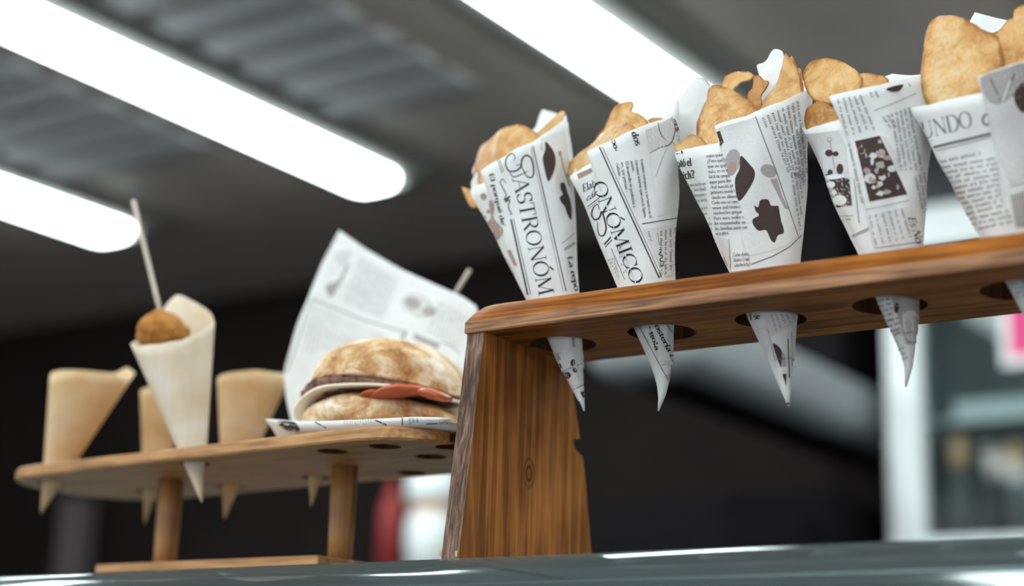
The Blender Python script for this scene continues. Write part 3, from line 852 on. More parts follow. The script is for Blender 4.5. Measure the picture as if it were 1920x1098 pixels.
class Decal:
    """print that lies on a paper surface; coordinates are picked on a flat layout and dropped on to the surface"""
    def __init__(s, bvh, ox, oy, k, off=.00035):
        s.b, s.ox, s.oy, s.k, s.off = bvh, ox, oy, k, off
        s.parts = {}; s.count = 0
    def zone(s, ox, oy, k): s.ox, s.oy, s.k = ox, oy, k; return s
    def add(s, key, V, F, lift=1.0):
        s.count += 1; lift = .7 + .022 * s.count
        P, Fo = s.parts.setdefault((key, s.count if key not in ('ink', 'ink_soft', 'ink_faint') else 0), ([], []))
        idx = []
        for (x, y) in V:
            px, py = s.ox + x / s.k, s.oy + y / s.k
            h = s.b.ray_cast(CAM, ray(px, py).normalized())
            if h[0] is None: idx.append(None)
            else:
                n_ = h[1] if h[1].dot(CAM - h[0]) > 0 else -h[1]
                idx.append(len(P)); P.append(h[0] + n_ * s.off * lift)
        for f in F:
            g_ = [idx[i] for i in f]
            if None in g_: continue
            ds = [(P[i] - CAM).length for i in g_]
            if max(ds) - min(ds) > .012: continue
            Fo.append(tuple(g_))
    def text(s, key, txt, p0, p1, h, wt=.13, thin=.4, italic=0, fit=True):
        """text from p0 to p1 along the baseline, h = cap height vector"""
        V, F, wd = glyph_geo(txt, wt, thin, 20 if math.hypot(*h) / s.k > 12 else 10, 6 if math.hypot(*h) / s.k > 12 else 1)
        dx, dy = (p1[0] - p0[0]) / wd, (p1[1] - p0[1]) / wd
        s.add(key, [(p0[0] + (x + italic * y) * dx + y * h[0], p0[1] + (x + italic * y) * dy + y * h[1]) for x, y in V], F, 1.4)
    def greek(s, key, p0, p1, h, seed=0, wt=.125, cw=.5):
        """a line of print too small to read: rows of small upright marks with word gaps"""
        rnd = random.Random(seed * 13 + 5)
        Lh = math.hypot(*h); Ln = math.hypot(p1[0] - p0[0], p1[1] - p0[1])
        n = max(2, int(Ln / (Lh * cw * 1.25)))
        V, F = [], []; x = 0
        ux, uy = (p1[0] - p0[0]) / n, (p1[1] - p0[1]) / n
        word = rnd.randint(2, 8)
        for i in range(n):
            word -= 1
            if word < 0: word = rnd.randint(2, 8); continue
            kind = rnd.random(); top = .66 if kind < .7 else 1.0
            def P(a, b): return (p0[0] + (i + a) * ux + b * h[0], p0[1] + (i + a) * uy + b * h[1])
            ww = Lh * wt
            strip(V, F, [P(.2, 0), P(.2, top)], [ww] * 2)
            if kind < .8: strip(V, F, [P(.62, 0), P(.62, .62)], [ww] * 2)
            if rnd.random() < .6: strip(V, F, [P(.15, .60), P(.7, .60)], [ww * .8] * 2)
            if rnd.random() < .5: strip(V, F, [P(.15, .04), P(.7, .04)], [ww * .8] * 2)
        s.add(key, V, F, 1.4)
    def line(s, key, pts, wd, n=None):
        P = []
        for a_, b_ in zip(pts, pts[1:]):
            m_ = n or max(2, int(math.hypot(b_[0] - a_[0], b_[1] - a_[1]) / s.k / 8))
            P += [(lerp(a_[0], b_[0], i / m_), lerp(a_[1], b_[1], i / m_)) for i in range(m_)]
        P.append(pts[-1])
        V, F = [], []; strip(V, F, P, [wd] * len(P)); s.add(key, V, F, 1.4)
    def swash(s, key, pts, w0, w1):
        C_ = catmull([(x, y, 0) for x, y in pts], 6, False); n = len(C_)
        V, F = [], []
        strip(V, F, [(p.x, p.y) for p in C_], [lerp(w0, w1, math.sin(PI * i / (n - 1))) for i in range(n)]); s.add(key, V, F, 1.4)
    def poly(s, key, pts, smooth=False, lift=1.0):
        P = [(p[0], p[1]) for p in (catmull([(x, y, 0) for x, y in pts], 4) if smooth else [Vector((x, y, 0)) for x, y in pts])]
        bm = bmesh.new()
        f = bm.faces.new([bm.verts.new((x, y, 0)) for x, y in P])
        bmesh.ops.triangulate(bm, faces=[f])
        step = 4.5 * s.k
        for _ in range(6):
            es = [e for e in bm.edges if e.calc_length() > step]
            if not es: break
            bmesh.ops.subdivide_edges(bm, edges=es, cuts=1)
            bmesh.ops.triangulate(bm, faces=[f for f in bm.faces if len(f.verts) > 3])
        bm.verts.index_update()
        V = [(v_.co.x, v_.co.y) for v_ in bm.verts]; F = [tuple(v_.index for v_ in f.verts) for f in bm.faces]
        bm.free(); s.add(key, V, F, lift)
    def oval(s, key, cx, cy, rx, ry, rot=0, lift=1.2, n=14):
        c_, s_ = math.cos(math.radians(rot)), math.sin(math.radians(rot))
        s.poly(key, [(cx + rx * math.cos(q) * c_ - ry * math.sin(q) * s_, cy + rx * math.cos(q) * s_ + ry * math.sin(q) * c_) for q in [2 * PI * i / n for i in range(n)]], lift=lift)
    def build(s, parent, names):
        for key, (P, F) in s.parts.items():
            if not F: continue
            o = mesh_obj(names.get(key[0], key[0]), P, F, M[key[0]], parent)
            if key[1] == 0: o['kind'] = 'stuff'
PRN = {'ink': 'black_print', 'ink_soft': 'body_text_print', 'ink_faint': 'faded_text_print', 'ink_brown': 'dark_picture_shape', 'photo_mid': 'grey_picture_shape', 'photo_light': 'pale_picture_shape',
       'photo_faint': 'faint_picture_panel', 'photo_tan': 'brown_picture_shape', 'paper_white': 'picture_highlight'}

def news_cone(label, tip, mouth, rad, rim_in, rim_out, edge, curl=None, flatten=.92, phi_r=-.9, ft0=.16, wob=.004):
    root = tag(empty('newspaper_cone'), label, 'paper cone', 'newspaper cones in the wooden stand')
    c = Cone(tip, mouth, rad, flatten, curl)
    o1, V1, F1 = cone_surface(c, 'inner_wrap', rim_in, M['paper'], root, wob=wob)
    o2, V2, F2 = flap_surface(c, 'outer_flap', rim_out, edge, M['paper'], root, phi_r=phi_r, t0=ft0, wob=wob)
    V = V1 + V2; F = F1 + [tuple(i + len(V1) for i in f) for f in F2]
    bvh = BVHTree.FromPolygons(V, F)
    mod_solid(o1, .00022, 0); mod_solid(o2, .00022, 0)
    return root, c, bvh

# ---- cone 1
tip = onY(1097, 776, .055); mo = onY(968, 300, .055)
r1, c1, b1 = news_cone('newspaper cone headed GASTRONÓM, leftmost in the wooden stand', tip, mo, .0405,
    [(873, 380), (890, 350), (905, 343), (960, 300), (1010, 262), (1058, 228), (1050, 215, 'b'), (1015, 205, 'b'), (1003, 240, 'b'), (930, 280, 'b'), (885, 345, 'b')],
    [(880, 340), (904, 321), (950, 292), (1000, 266), (1030, 245), (1059, 222), (1061, 235, 'b'), (1040, 240, 'b')],
    [(904, 322), (911, 345), (930, 400), (975, 520), (1040, 660)])
d = Decal(b1, 840, 160, 2.7467)
d.poly('photo_faint', [(478, 275), (535, 250), (598, 235), (640, 500), (655, 735), (575, 790), (540, 600)])
d.line('ink', [(432, 292), (607, 1058)], 5); d.line('ink', [(422, 296), (592, 1058)], 2)
d.line('ink', [(325, 690), (412, 1078)], 8); d.line('ink', [(338, 688), (427, 1076)], 3)
d.line('ink', [(258, 386), (277, 452)], 3); d.line('ink', [(267, 382), (287, 447)], 3)
d.text('ink', 'ASTRONÓM', (333, 482), (472, 1085), (76, -14), .11, .3)
# swash G
d.swash('ink', [(340, 390), (345, 365), (325, 352), (302, 375), (298, 410), (315, 440), (350, 440), (375, 420), (380, 385), (398, 362), (425, 372), (437, 410), (440, 455), (428, 474), (405, 468), (390, 440), (372, 410), (352, 412)], 3, 8)
d.swash('ink', [(315, 440), (335, 470), (370, 462), (415, 440)], 2, 5)
d.swash('ink', [(300, 505), (283, 483), (270, 500), (285, 530), (300, 565), (290, 590), (320, 570), (295, 600), (318, 590), (312, 620), (318, 645), (330, 660), (318, 664)], 3, 5)
d.text('ink', "El porqué de'", (213, 455), (278, 728), (22, -5), .17, .5)
d.poly('ink_brown', [(502, 290), (540, 335), (553, 385), (545, 440), (522, 492), (508, 478), (490, 400), (488, 370), (500, 330)], True)
d.poly('ink_brown', [(584, 500), (600, 505), (612, 545), (630, 600), (636, 650), (632, 694), (612, 662), (600, 625), (580, 600), (574, 575), (590, 562), (578, 535), (577, 510)], True, 1.3)
d.line('photo_tan', [(576, 350), (595, 430), (622, 520)], 7); d.oval('photo_tan', 574, 350, 9, 14)
d.oval('photo_light', 482, 318, 10, 22)
d.line('ink_soft', [(585, 815), (650, 762)], 3); d.poly('photo_mid', [(595, 838), (650, 805), (657, 815), (600, 853)])
d.text('ink', 'La repo', (613, 882), (652, 1060), (24, -5), .18, .5)
d.oval('photo_tan', 184, 572, 16, 18); d.oval('photo_tan', 210, 650, 9, 12); d.oval('photo_tan', 188, 682, 12, 13)
d.poly('photo_tan', [(195, 715), (222, 680), (212, 610), (222, 590), (238, 625), (236, 680), (265, 715), (286, 748), (262, 790), (240, 832), (222, 800), (212, 760)], True)
d.poly('photo_tan', [(306, 850), (324, 845), (357, 926), (342, 928)]); d.poly('photo_tan', [(284, 905), (302, 888), (349, 975), (324, 1008), (292, 950)])
d.line('ink_soft', [(365, 1035), (348, 1060)], 3)
d.zone(960, 540, 4.2222)
d.poly('photo_faint', [(330, 512), (600, 468), (600, 738), (480, 775), (400, 660)])
d.poly('photo_mid', [(340, 512), (385, 508), (400, 560), (365, 575)]); d.oval('ink_brown', 384, 618, 12, 24, -15)
d.oval('ink_brown', 481, 590, 18, 28, 5, 1.3); d.oval('ink_brown', 496, 650, 14, 22, -30, 1.3); d.oval('ink_brown', 442, 690, 27, 28, 0, 1.3)
d.line('ink_soft', [(400, 668), (470, 632), (548, 597)], 5)
d.swash('ink_soft', [(545, 598), (560, 575), (575, 590), (562, 606), (545, 598)], 2, 2)
d.line('ink', [(490, 802), (602, 745)], 5); d.poly('ink_brown', [(540, 825), (592, 802), (588, 932)]); d.poly('ink_brown', [(528, 888), (540, 900), (566, 966), (556, 972)])
d.line('ink', [(474, 390), (486, 466)], 5); d.line('ink_soft', [(486, 390), (496, 462)], 3)
d.line('ink_soft', [(268, 440), (285, 428)], 4)
d.build(r1, PRN)

# ---- cone 2
tip = onY(1256, 772, .056); mo = onY(1165, 285, .056)
r2, c2_, b2 = news_cone('newspaper cone headed NÓMICO, second from the left', tip, mo, .0400,
    [(1069, 335), (1090, 318), (1103, 310), (1150, 290), (1210, 255), (1262, 225), (1300, 150, 'b'), (1325, 158, 'b'), (1270, 180, 'b'), (1230, 215, 'b'), (1140, 260, 'b'), (1080, 310, 'b')],
    [(1080, 296), (1104, 285), (1150, 262), (1200, 240), (1258, 220), (1290, 170, 'b'), (1318, 160, 'b'), (1280, 190, 'b')],
    [(1104, 286), (1122, 340), (1140, 390), (1162, 450), (1195, 540), (1228, 640)],
    curl=(.16, Vector((-.0095, 0, -.001))))
d = Decal(b2, 1040, 160, 2.7467)
d.poly('photo_faint', [(466, 232), (605, 165), (690, 300), (737, 622), (532, 672), (492, 385)])
d.poly('photo_light', [(466, 232), (600, 168), (632, 230), (600, 300), (488, 345)], lift=1.15)
d.poly('ink_brown', [(612, 170), (632, 205), (650, 270), (648, 312), (632, 290), (622, 230)], True, 1.3)
d.swash('ink_soft', [(487, 350), (540, 322), (590, 305), (612, 265), (618, 215), (600, 165)], 3, 7); d.swash('ink_soft', [(530, 190), (545, 250), (575, 285)], 2, 6)
d.line('photo_mid', [(578, 322), (548, 390), (520, 470)], 4)
d.line('ink', [(231, 318), (538, 992)], 6); d.line('ink', [(246, 316), (552, 990)], 2.5)
d.text('ink', 'ONÓMICO', (192, 508), (400, 1028), (64, -24), .11, .3)
d.swash('ink', [(232, 640), (222, 612), (200, 630), (192, 665), (208, 690), (232, 680), (244, 650), (258, 690), (266, 735), (255, 770), (235, 772), (224, 745), (222, 705)], 3, 8)
d.text('ink', 'Elab', (147, 549), (214, 520), (-4, -38), .13, .4)
d.text('ink', 'cár', (165, 598), (218, 565), (-3, -32), .13, .4, .2)
d.poly('photo_tan', [(118, 456), (190, 424), (194, 446), (124, 481)])
d.line('ink', [(150, 640), (236, 574)], 4); d.line('ink_soft', [(152, 652), (236, 588)], 2.5)
d.line('ink', [(238, 838), (292, 780)], 7); d.line('ink', [(245, 850), (297, 794)], 4)
d.line('ink_soft', [(293, 838), (362, 1000)], 3)
for i in range(7): d.greek('ink_soft', (278 + i * 9, 905 + i * 16), (312 + i * 3, 893 + i * 12), (-1, -9), i)
for i in range(4): d.greek('ink_soft', (322 + i * 11, 850 + i * 40), (345 + i * 10, 838 + i * 40), (-2, -14), i + 9)
d.text('ink', 'po-', (292, 283), (312, 343), (26, -6), .18, .5); d.text('ink', 'dos', (394, 243), (418, 312), (32, -6), .18, .5)
BT = [('fronteras europeas), y no tanto con el', (440, 382), (488, 684)), ('consumo interno que creció ligera-', (413, 386), (461, 686)), ('mente.', (389, 390), (400, 446)),
      ('El desarrollo de productos i-', (364, 393), (405, 636)), ('res, que prestan -', (340, 398), (367, 552)), ('cuidado. ,', (316, 402), (333, 480))]
for s_, p, q in BT: d.text('ink', s_, p, q, (15, -2.5), .13, .5)
d.line('ink', [(450, 713), (738, 664)], 4)
d.poly('photo_light', [(460, 742), (728, 690), (714, 885), (600, 982), (568, 986), (520, 880)])
for i in range(7): d.greek('ink', (680 - i * 23, 715 + i * 6), (694 - i * 26, 905 + i * 14), (14, -2), i + 20, .15)
d.greek('ink', (478, 752), (492, 810), (14, -3), 40)
d.swash('ink', [(535, 845), (550, 850), (535, 870), (555, 880), (540, 900), (560, 910), (548, 935), (562, 925)], 3, 5); d.line('ink_soft', [(527, 760), (538, 824)], 2.5)
d.zone(960, 540, 4.2222)
d.text('ink', 'ostería artesa', (1128, 298), (1338, 722), (36, -14), .18, .5)
d.text('ink', '- gola', (1078, 300), (1140, 500), (30, -12), .18, .5)
d.line('ink', [(1012, 300), (1224, 712)], 3.5); d.line('ink', [(1220, 290), (1330, 450), (1368, 560), (1374, 620)], 3.5)
d.poly('photo_mid', [(1213, 692), (1256, 667), (1311, 782), (1276, 832)])
d.build(r2, PRN)

# ---- cone 3
tip = onY(1480, 768, .057); mo = onY(1388, 240, .057)
r3, c3, b3 = news_cone('newspaper cone with leaf and mushroom pictures, middle of the row', tip, mo, .0470,
    [(1266, 288), (1300, 278), (1342, 268), (1400, 250), (1460, 215), (1506, 178), (1500, 150, 'b'), (1470, 108, 'b'), (1450, 95, 'b'), (1425, 125, 'b'), (1415, 180, 'b'), (1340, 230, 'b'), (1290, 270, 'b')],
    [(1300, 248), (1339, 236), (1400, 217), (1460, 195), (1506, 172), (1500, 165, 'b'), (1470, 190, 'b')],
    [(1340, 237), (1352, 280), (1372, 345), (1388, 420), (1404, 495), (1440, 620)])
d = Decal(b3, 1240, 80, 2.4965)
d.poly('photo_faint', [(262, 400), (440, 350), (560, 680), (642, 905), (560, 960), (405, 1000), (370, 800), (320, 620)])
d.poly('ink_brown', [(253, 420), (275, 412), (293, 466), (276, 486)], lift=1.3)
d.oval('photo_mid', 334, 556, 36, 60, 10); d.oval('photo_tan', 330, 590, 22, 34, 10, 1.25)
d.poly('ink_brown', [(372, 530), (412, 568), (438, 606), (425, 660), (372, 738), (352, 715), (345, 640), (366, 590)], True, 1.4)
d.oval('photo_mid', 502, 600, 40, 30, 25); d.poly('photo_mid', [(508, 640), (540, 634), (566, 720), (598, 782), (576, 776)], False, 1.3)
d.poly('ink_brown', [(436, 762), (452, 770), (460, 742), (472, 733), (500, 735), (514, 762), (548, 765), (542, 800), (566, 850), (572, 890), (545, 902), (530, 935), (510, 920), (490, 878), (455, 880), (430, 852), (428, 826), (456, 808), (440, 785)], True, 1.4)
d.line('ink_soft', [(440, 345), (540, 610), (640, 908)], 3.5); d.line('ink', [(405, 1042), (520, 1000), (600, 955), (655, 900)], 3.5)
for i in range(8):
    d.greek('ink_soft', (470 + i * 23, 352 - i * 11), (486 + i * 15 + (90 if i else 0), 372 + 230 + i * 8) if i else (490, 400), (13, -5), i + 50)
for i in range(4): d.greek('ink_soft', (604 + i * 16, 615 - i * 4), (646 + i * 5, 880 - i * 70), (11, -4), i + 70)
d.text('ink', 'en', (66, 522), (104, 516), (-3, -26), .18, .5); d.text('ink', 'entó el', (64, 582), (144, 574), (-4, -36), .17, .5); d.text('ink', 'wich?', (84, 642), (158, 630), (-5, -36), .17, .5)
CT = ['como quier', '¿Para qué?', 'que no que', 'más, es es c', 'fácil de prepa', 'jugar para llev', 'Así nació el', 'primero entre l', 'siendo un alimen', 'Cada año se cons', 'unos mil trenci', 'sándwiches prepar', 'Para unos suelen s', 'los emparedados un', 'las familias para con', 'en la playa.']
for i, s_ in enumerate(CT):
    y = 537 + i * 24.2; x = 213 + i * 3.0
    d.text('ink', s_, (x, y), (x + min(150, 76 + i * 5.2) if i < 15 else x + 60, y - 6), (-2, -15), .125, .5)
for i, s_ in enumerate(['es muy mucho que', 'un "fast food"', 'hamburguesas y', 'y no las fueron']):
    d.text('ink_soft', s_, (126 + i * 8, 672 + i * 25), (212 + i * 2, 663 + i * 25), (-2, -15), .125, .5)
for i in range(5): d.greek('ink_soft', (172 + i * 11, 782 + i * 25), (222 + i * 6, 775 + i * 25), (-2, -14), i + 80)
d.poly('photo_light', [(236, 905), (318, 916), (326, 1052), (306, 1048)]); d.poly('photo_mid', [(285, 970), (300, 1000), (322, 1050), (305, 1045)], False, 1.2)
for i, s_ in enumerate(['Cube desta', 'Reino Unid', 'sándwich f']): d.text('ink', s_, (338 + i * 3, 1000 + i * 24), (412 + i * 3, 994 + i * 24), (-2, -16), .125, .5, .15)
d.zone(1380, 500, 3.5556)
d.text('ink', 'l se', (98, 352), (164, 346), (-6, -40), .17, .5)
d.poly('photo_light', [(188, 305), (440, 300), (428, 340), (350, 400), (230, 462)])
for i in range(6): d.greek('ink_soft', (230 + i * 32, 315), (262 + i * 30, 432 - i * 20), (16, -3), i + 90)
d.poly('photo_light', [(140, 402), (212, 410), (248, 560), (272, 690), (210, 560)])
d.poly('ink_brown', [(248, 516), (280, 528), (302, 560), (308, 600), (300, 662), (288, 640)], True, 1.3); d.poly('photo_mid', [(306, 565), (322, 590), (334, 662), (300, 664)], False, 1.2)
d.line('ink', [(344, 480), (352, 740)], 6); d.line('ink_soft', [(366, 430), (368, 660)], 3)
d.poly('ink_brown', [(310, 716), (334, 712), (332, 790)]); d.oval('ink_brown', 347, 915, 7, 12)
d.build(r3, PRN)

# ---- cone 4
tip = onY(1712, 716, .058); mo = onY(1622, 200, .058)
r4, c4, b4 = news_cone('newspaper cone with dark table photograph, fourth from the left', tip, mo, .0425,
    [(1509, 244), (1540, 234), (1570, 226), (1640, 200), (1700, 165), (1718, 145), (1700, 140, 'b'), (1668, 138, 'b'), (1640, 165, 'b'), (1580, 200, 'b'), (1530, 225, 'b')],
    [(1530, 190), (1558, 182), (1600, 172), (1650, 160), (1714, 143), (1718, 150, 'b'), (1690, 150, 'b')],
    [(1558, 182), (1578, 230), (1604, 300), (1622, 380), (1646, 470), (1676, 600)],
    curl=(.10, Vector((-.0055, 0, -.006))))
d = Decal(b4, 1480, 80, 2.7467)
d.poly('photo_light', [(84, 470), (255, 452), (292, 530), (324, 840), (234, 852), (150, 640)])
d.poly('ink_brown', [(158, 668), (310, 700), (324, 838), (234, 850)], lift=1.15)
d.swash('ink_soft', [(208, 486), (220, 497), (208, 510), (197, 498), (208, 486)], 2, 3); d.line('ink_soft', [(212, 510), (220, 560), (236, 650)], 3)
d.oval('ink_brown', 206, 568, 20, 18, 0, 1.3); d.oval('ink_brown', 240, 572, 16, 13, 0, 1.3); d.oval('ink_brown', 262, 650, 18, 28, 0, 1.4); d.oval('ink_brown', 212, 668, 14, 16, 0, 1.4)
d.oval('paper_white', 232, 690, 52, 13, -5, 1.3); d.oval('paper_white', 214, 730, 24, 17, 0, 1.5); d.oval('paper_white', 232, 770, 15, 11, 0, 1.5); d.oval('paper_white', 262, 810, 36, 27, 0, 1.5)
d.text('ink', 'r se', (130, 424), (212, 408), (-6, -34), .18, .5)
d.greek('ink', (258, 918), (320, 912), (-1, -13), 1); d.line('ink_soft', [(236, 892), (332, 890)], 2.5)
d.line('ink', [(302, 1004), (412, 954)], 4); d.line('ink', [(304, 1012), (412, 964)], 2.5); d.poly('ink_brown', [(280, 948), (300, 962), (288, 975)])
d.line('ink_soft', [(334, 700), (362, 932)], 3)
d.greek('ink_soft', (303, 520), (372, 828), (15, -3), 2)
d.poly('ink_brown', [(338, 507), (466, 479), (606, 780), (414, 817)])
rnd = random.Random(11)
for i in range(34):
    u, v_ = rnd.random() * .86 + .07, rnd.random() * .84 + .08
    x = lerp(lerp(338, 466, u), lerp(414, 606, u), v_); y = lerp(lerp(507, 479, u), lerp(817, 780, u), v_)
    n_ = rnd.randint(4, 7); rr_ = rnd.uniform(9, 26); st_ = rnd.uniform(.4, 1.3)
    d.poly(rnd.choice(['photo_light', 'photo_mid', 'photo_mid', 'photo_tan', 'ink_brown', 'photo_light']),
           [(x + rr_ * st_ * math.cos(2 * PI * q / n_ + i) * rnd.uniform(.6, 1.2), y + rr_ * math.sin(2 * PI * q / n_ + i) * rnd.uniform(.6, 1.2)) for q in range(n_)], i % 2 == 0)
d.poly('photo_light', [(470, 488), (495, 482), (560, 610), (545, 640)], False, 1.4)
for i in range(5): d.greek('ink_soft', (246 + i * 28, 292 - i * 5), (296 + i * 34, 484 - i * 8), (15, -4), i + 100)
for i in range(7): d.greek('ink_soft', (476 + i * 22, 384 - i * 8), (516 + i * 26, 440 + (220 if i > 1 else 0)), (15, -4), i + 110)
for i in range(3): d.greek('ink_soft', (640 + i * 22, 690 - i * 10), (682 + i * 14, 880 - i * 10), (14, -3), i + 120)
for i in range(2): d.greek('ink_soft', (410 + i * 25, 258 - i * 8), (424 + i * 30, 285), (14, -4), i + 127)
d.poly('ink_brown', [(499, 237), (579, 216), (570, 242), (545, 253), (515, 250)], True)
d.line('ink_soft', [(438, 350), (548, 308), (650, 262)], 2.5); d.line('ink_soft', [(610, 208), (620, 228)], 3); d.line('ink_soft', [(392, 860), (615, 812)], 2.5)
d.poly('photo_light', [(400, 892), (625, 838), (682, 1022), (440, 1056)])
for i in range(6): d.greek('ink', (410 + i * 32, 892 - i * 8), (446 + i * 34, 1046 - i * 8), (14, -3), i + 130, .13)
d.text('ink', 'Es No', (606, 898), (650, 1030), (34, -8), .15, .4, .25)
d.zone(1380, 500, 3.5556)
for i in range(8): d.greek('ink', (890 + i * 19 + (8 if i > 5 else 0), 248 + i * 33), (1030 + min(i, 6) * 14 - (20 if i in (3, 7) else 0), 218 + i * 32), (-4, -19), i + 140)
for i in range(3): d.greek('ink', (1066 + i * 20, 566 + i * 30), (1126 + i * 10, 548 + i * 30), (-3, -18), i + 150)
d.poly('photo_mid', [(1040, 206), (1190, 208), (1240, 320), (1252, 500), (1140, 516), (1085, 330)]); d.oval('ink_brown', 1072, 275, 16, 36, 0, 1.3)
d.poly('photo_light', [(1110, 330), (1190, 300), (1240, 470), (1150, 490)], True, 1.15)
for i in range(3): d.greek('ink_soft', (1196 + i * 26, 220), (1236 + i * 14, 420 - i * 30), (15, -2), i + 160)
d.line('ink_soft', [(1155, 605), (1228, 585)], 3); d.line('photo_tan', [(1212, 655), (1160, 770)], 9); d.line('ink_brown', [(1188, 632), (1200, 655), (1212, 655)], 6)
d.build(r4, PRN)

# ---- cone 5
tip = onY(1947, 640, .058); mo = onY(1855, 165, .058)
r5, c5, b5 = news_cone('newspaper cone headed UNDO, rightmost at the photo edge', tip, mo, .0500,
    [(1704, 207), (1740, 196), (1790, 186), (1838, 176), (1920, 150), (1990, 100), (1960, 60, 'b'), (1880, 35, 'b'), (1828, 22, 'b'), (1815, 40, 'b'), (1800, 120, 'b'), (1730, 190, 'b')],
    [(1800, 155), (1834, 145), (1880, 130), (1920, 117), (1990, 90), (1990, 95, 'b')],
    [(1834, 146), (1846, 190), (1858, 240), (1880, 340), (1898, 440), (1925, 560)])
d = Decal(b5, 1660, 0, 2.388)
d.text('ink_soft', 'UNDO', (170, 622), (394, 566), (-16, -72), .11, .3)
d.swash('ink_soft', [(102, 492), (120, 540), (132, 580), (140, 620)], 4, 7); d.swash('ink_soft', [(112, 488), (138, 560), (150, 600), (128, 520)], 3, 6)
d.swash('ink_soft', [(470, 510), (445, 515), (437, 540), (452, 560), (470, 545)], 5, 9)
d.line('ink_soft', [(180, 668), (330, 632), (472, 598)], 12); d.line('ink_soft', [(186, 684), (330, 650), (474, 612)], 3.5)
for i in range(14):
    d.greek('ink_soft', (248 + i * 8.6, 730 + i * 24), ((430 if i == 0 else 500 if i < 11 else 470 + i * 5) + i * 3.0, 690 + i * 23.4), (-4, -16), i + 170)
d.poly('photo_light', [(416, 345), (530, 305), (625, 280), (625, 800), (560, 820), (500, 700)])
d.poly('photo_mid', [(430, 350), (530, 310), (622, 285), (622, 380), (560, 440), (500, 470), (452, 440)], True, 1.15)
d.poly('ink_brown', [(575, 420), (622, 370), (624, 500), (590, 480)], True, 1.35); d.line('ink_soft', [(520, 460), (470, 350)], 8); d.line('ink_soft', [(520, 460), (580, 330)], 9); d.line('photo_faint', [(520, 465), (560, 360)], 8)
d.line('ink_soft', [(560, 835), (625, 818)], 3); d.poly('photo_light', [(556, 872), (625, 850), (625, 1015), (578, 1025)])
for i in range(7): d.line('ink_soft', [(566 + i * 10, 872 - i * 3), (588 + i * 8, 1015)], 5)
d.zone(1380, 500, 3.5556)
for i in range(4): d.greek('ink_soft', (1785 + i * 16, 130 + i * 28), (1960, 105 + i * 30), (-4, -18), i + 190)
d.line('ink_soft', [(1850, 280), (1960, 300)], 5)
d.build(r5, PRN)

# ------------------------------------------------------------------ potato chips
def chip(label, px, Y, nrm=(0, -1, .1), bend=(18, 6), thick_=.0012, mat='chip', seed=0, per=5):
    """outline measured on a plane at depth Y, then curved, ruffled and given a thickness"""
    cx = sum(p[0] for p in px) / len(px); cy = sum(p[1] for p in px) / len(px)
    c = onY(cx, cy, Y); n = Vector(nrm).normalized()
    out = [onP(x, y, c, n) for x, y in px]
    out = catmull(out, per)
    e1 = RT - n * RT.dot(n); e1.normalize(); e2 = n.cross(e1)
    rnd = random.Random(seed)
    so = Vector((rnd.random() * 50, rnd.random() * 50, rnd.random() * 50))
    nr = 9; N = len(out); V = []
    if not label == '': bend = ((-7, 9), (8, -6), (-5, -5), (9, 4))[seed % 4]
    def disp(p):
        q = p - c; a, b = q.dot(e1), q.dot(e2)
        z = -bend[0] * a * a * .5 + bend[1] * b * b * .5
        z += .0021 * noise.noise(p * 48 + so) + .0010 * noise.noise(p * 120 + so) + .0006 * noise.noise(p * 260 + so)
        return p + n * z
    for k in range(1, nr + 1):
        for j in range(N):
            p = c.lerp(out[j], k / nr)
            if k == nr: p += (out[j] - c).normalized() * .0006 * noise.noise(out[j] * 400 + so)
            V.append(disp(p))
    V.append(disp(c)); ci = len(V) - 1
    F = []
    for j in range(N): F.append((ci, j, (j + 1) % N))
    for k in range(nr - 1):
        for j in range(N):
            l = (j + 1) % N
            F.append((k * N + j, (k + 1) * N + j, (k + 1) * N + l, k * N + l))
    o = mesh_obj('potato_chip', V, F, M[mat], None, True)
    at = o.data.attributes.new('rim', 'FLOAT', 'POINT')
    at.data.foreach_set('value', [max(0., (k / nr - .85) / .15) * (.5 + 1.1 * abs(noise.noise(V[(k - 1) * N + j] * 90 + so))) for k in range(1, nr + 1) for j in range(N)] + [0.])
    mod_solid(o, thick_, 0)
    tag(o, label, 'chip', 'potato chips in newspaper cones')
    return o
# cone 1
chip('big rounded potato chip in the leftmost newspaper cone', [(882, 300), (886, 270), (915, 258), (945, 240), (975, 233), (998, 246), (1004, 268), (985, 310), (955, 350), (925, 385), (895, 350), (880, 322)], .058, (-.3, -1, .2), seed=1)
chip('small chip corner at the left rim of the leftmost cone', [(868, 352), (880, 354), (900, 346), (915, 350), (910, 375), (890, 390), (876, 378)], .050, (-.2, -1, .1), seed=2)
chip('thin chip edge under the white paper point of the leftmost cone', [(1002, 255), (1018, 240), (1035, 225), (1050, 208), (1060, 210), (1056, 222), (1050, 245), (1035, 275), (1012, 285)], .060, (.5, -1, .2), seed=3)
# cone 2
chip('pointed chip standing highest in the second cone', [(1120, 262), (1135, 240), (1150, 212), (1168, 196), (1186, 190), (1190, 197), (1183, 206), (1205, 216), (1222, 240), (1205, 275), (1160, 300), (1130, 290)], .068, (-.2, -1, .1), seed=4)
chip('chip lying flat behind the pointed one in the second cone', [(1185, 250), (1205, 228), (1230, 222), (1246, 225), (1240, 245), (1215, 275), (1190, 280)], .072, (.3, -1, .6), seed=5, mat='chip_dark')
chip('curved chip at the left rim of the second cone', [(1070, 318), (1080, 298), (1100, 278), (1122, 258), (1150, 238), (1180, 234), (1196, 245), (1180, 280), (1130, 320), (1090, 345), (1072, 335)], .052, (-.4, -1, .3), seed=6)
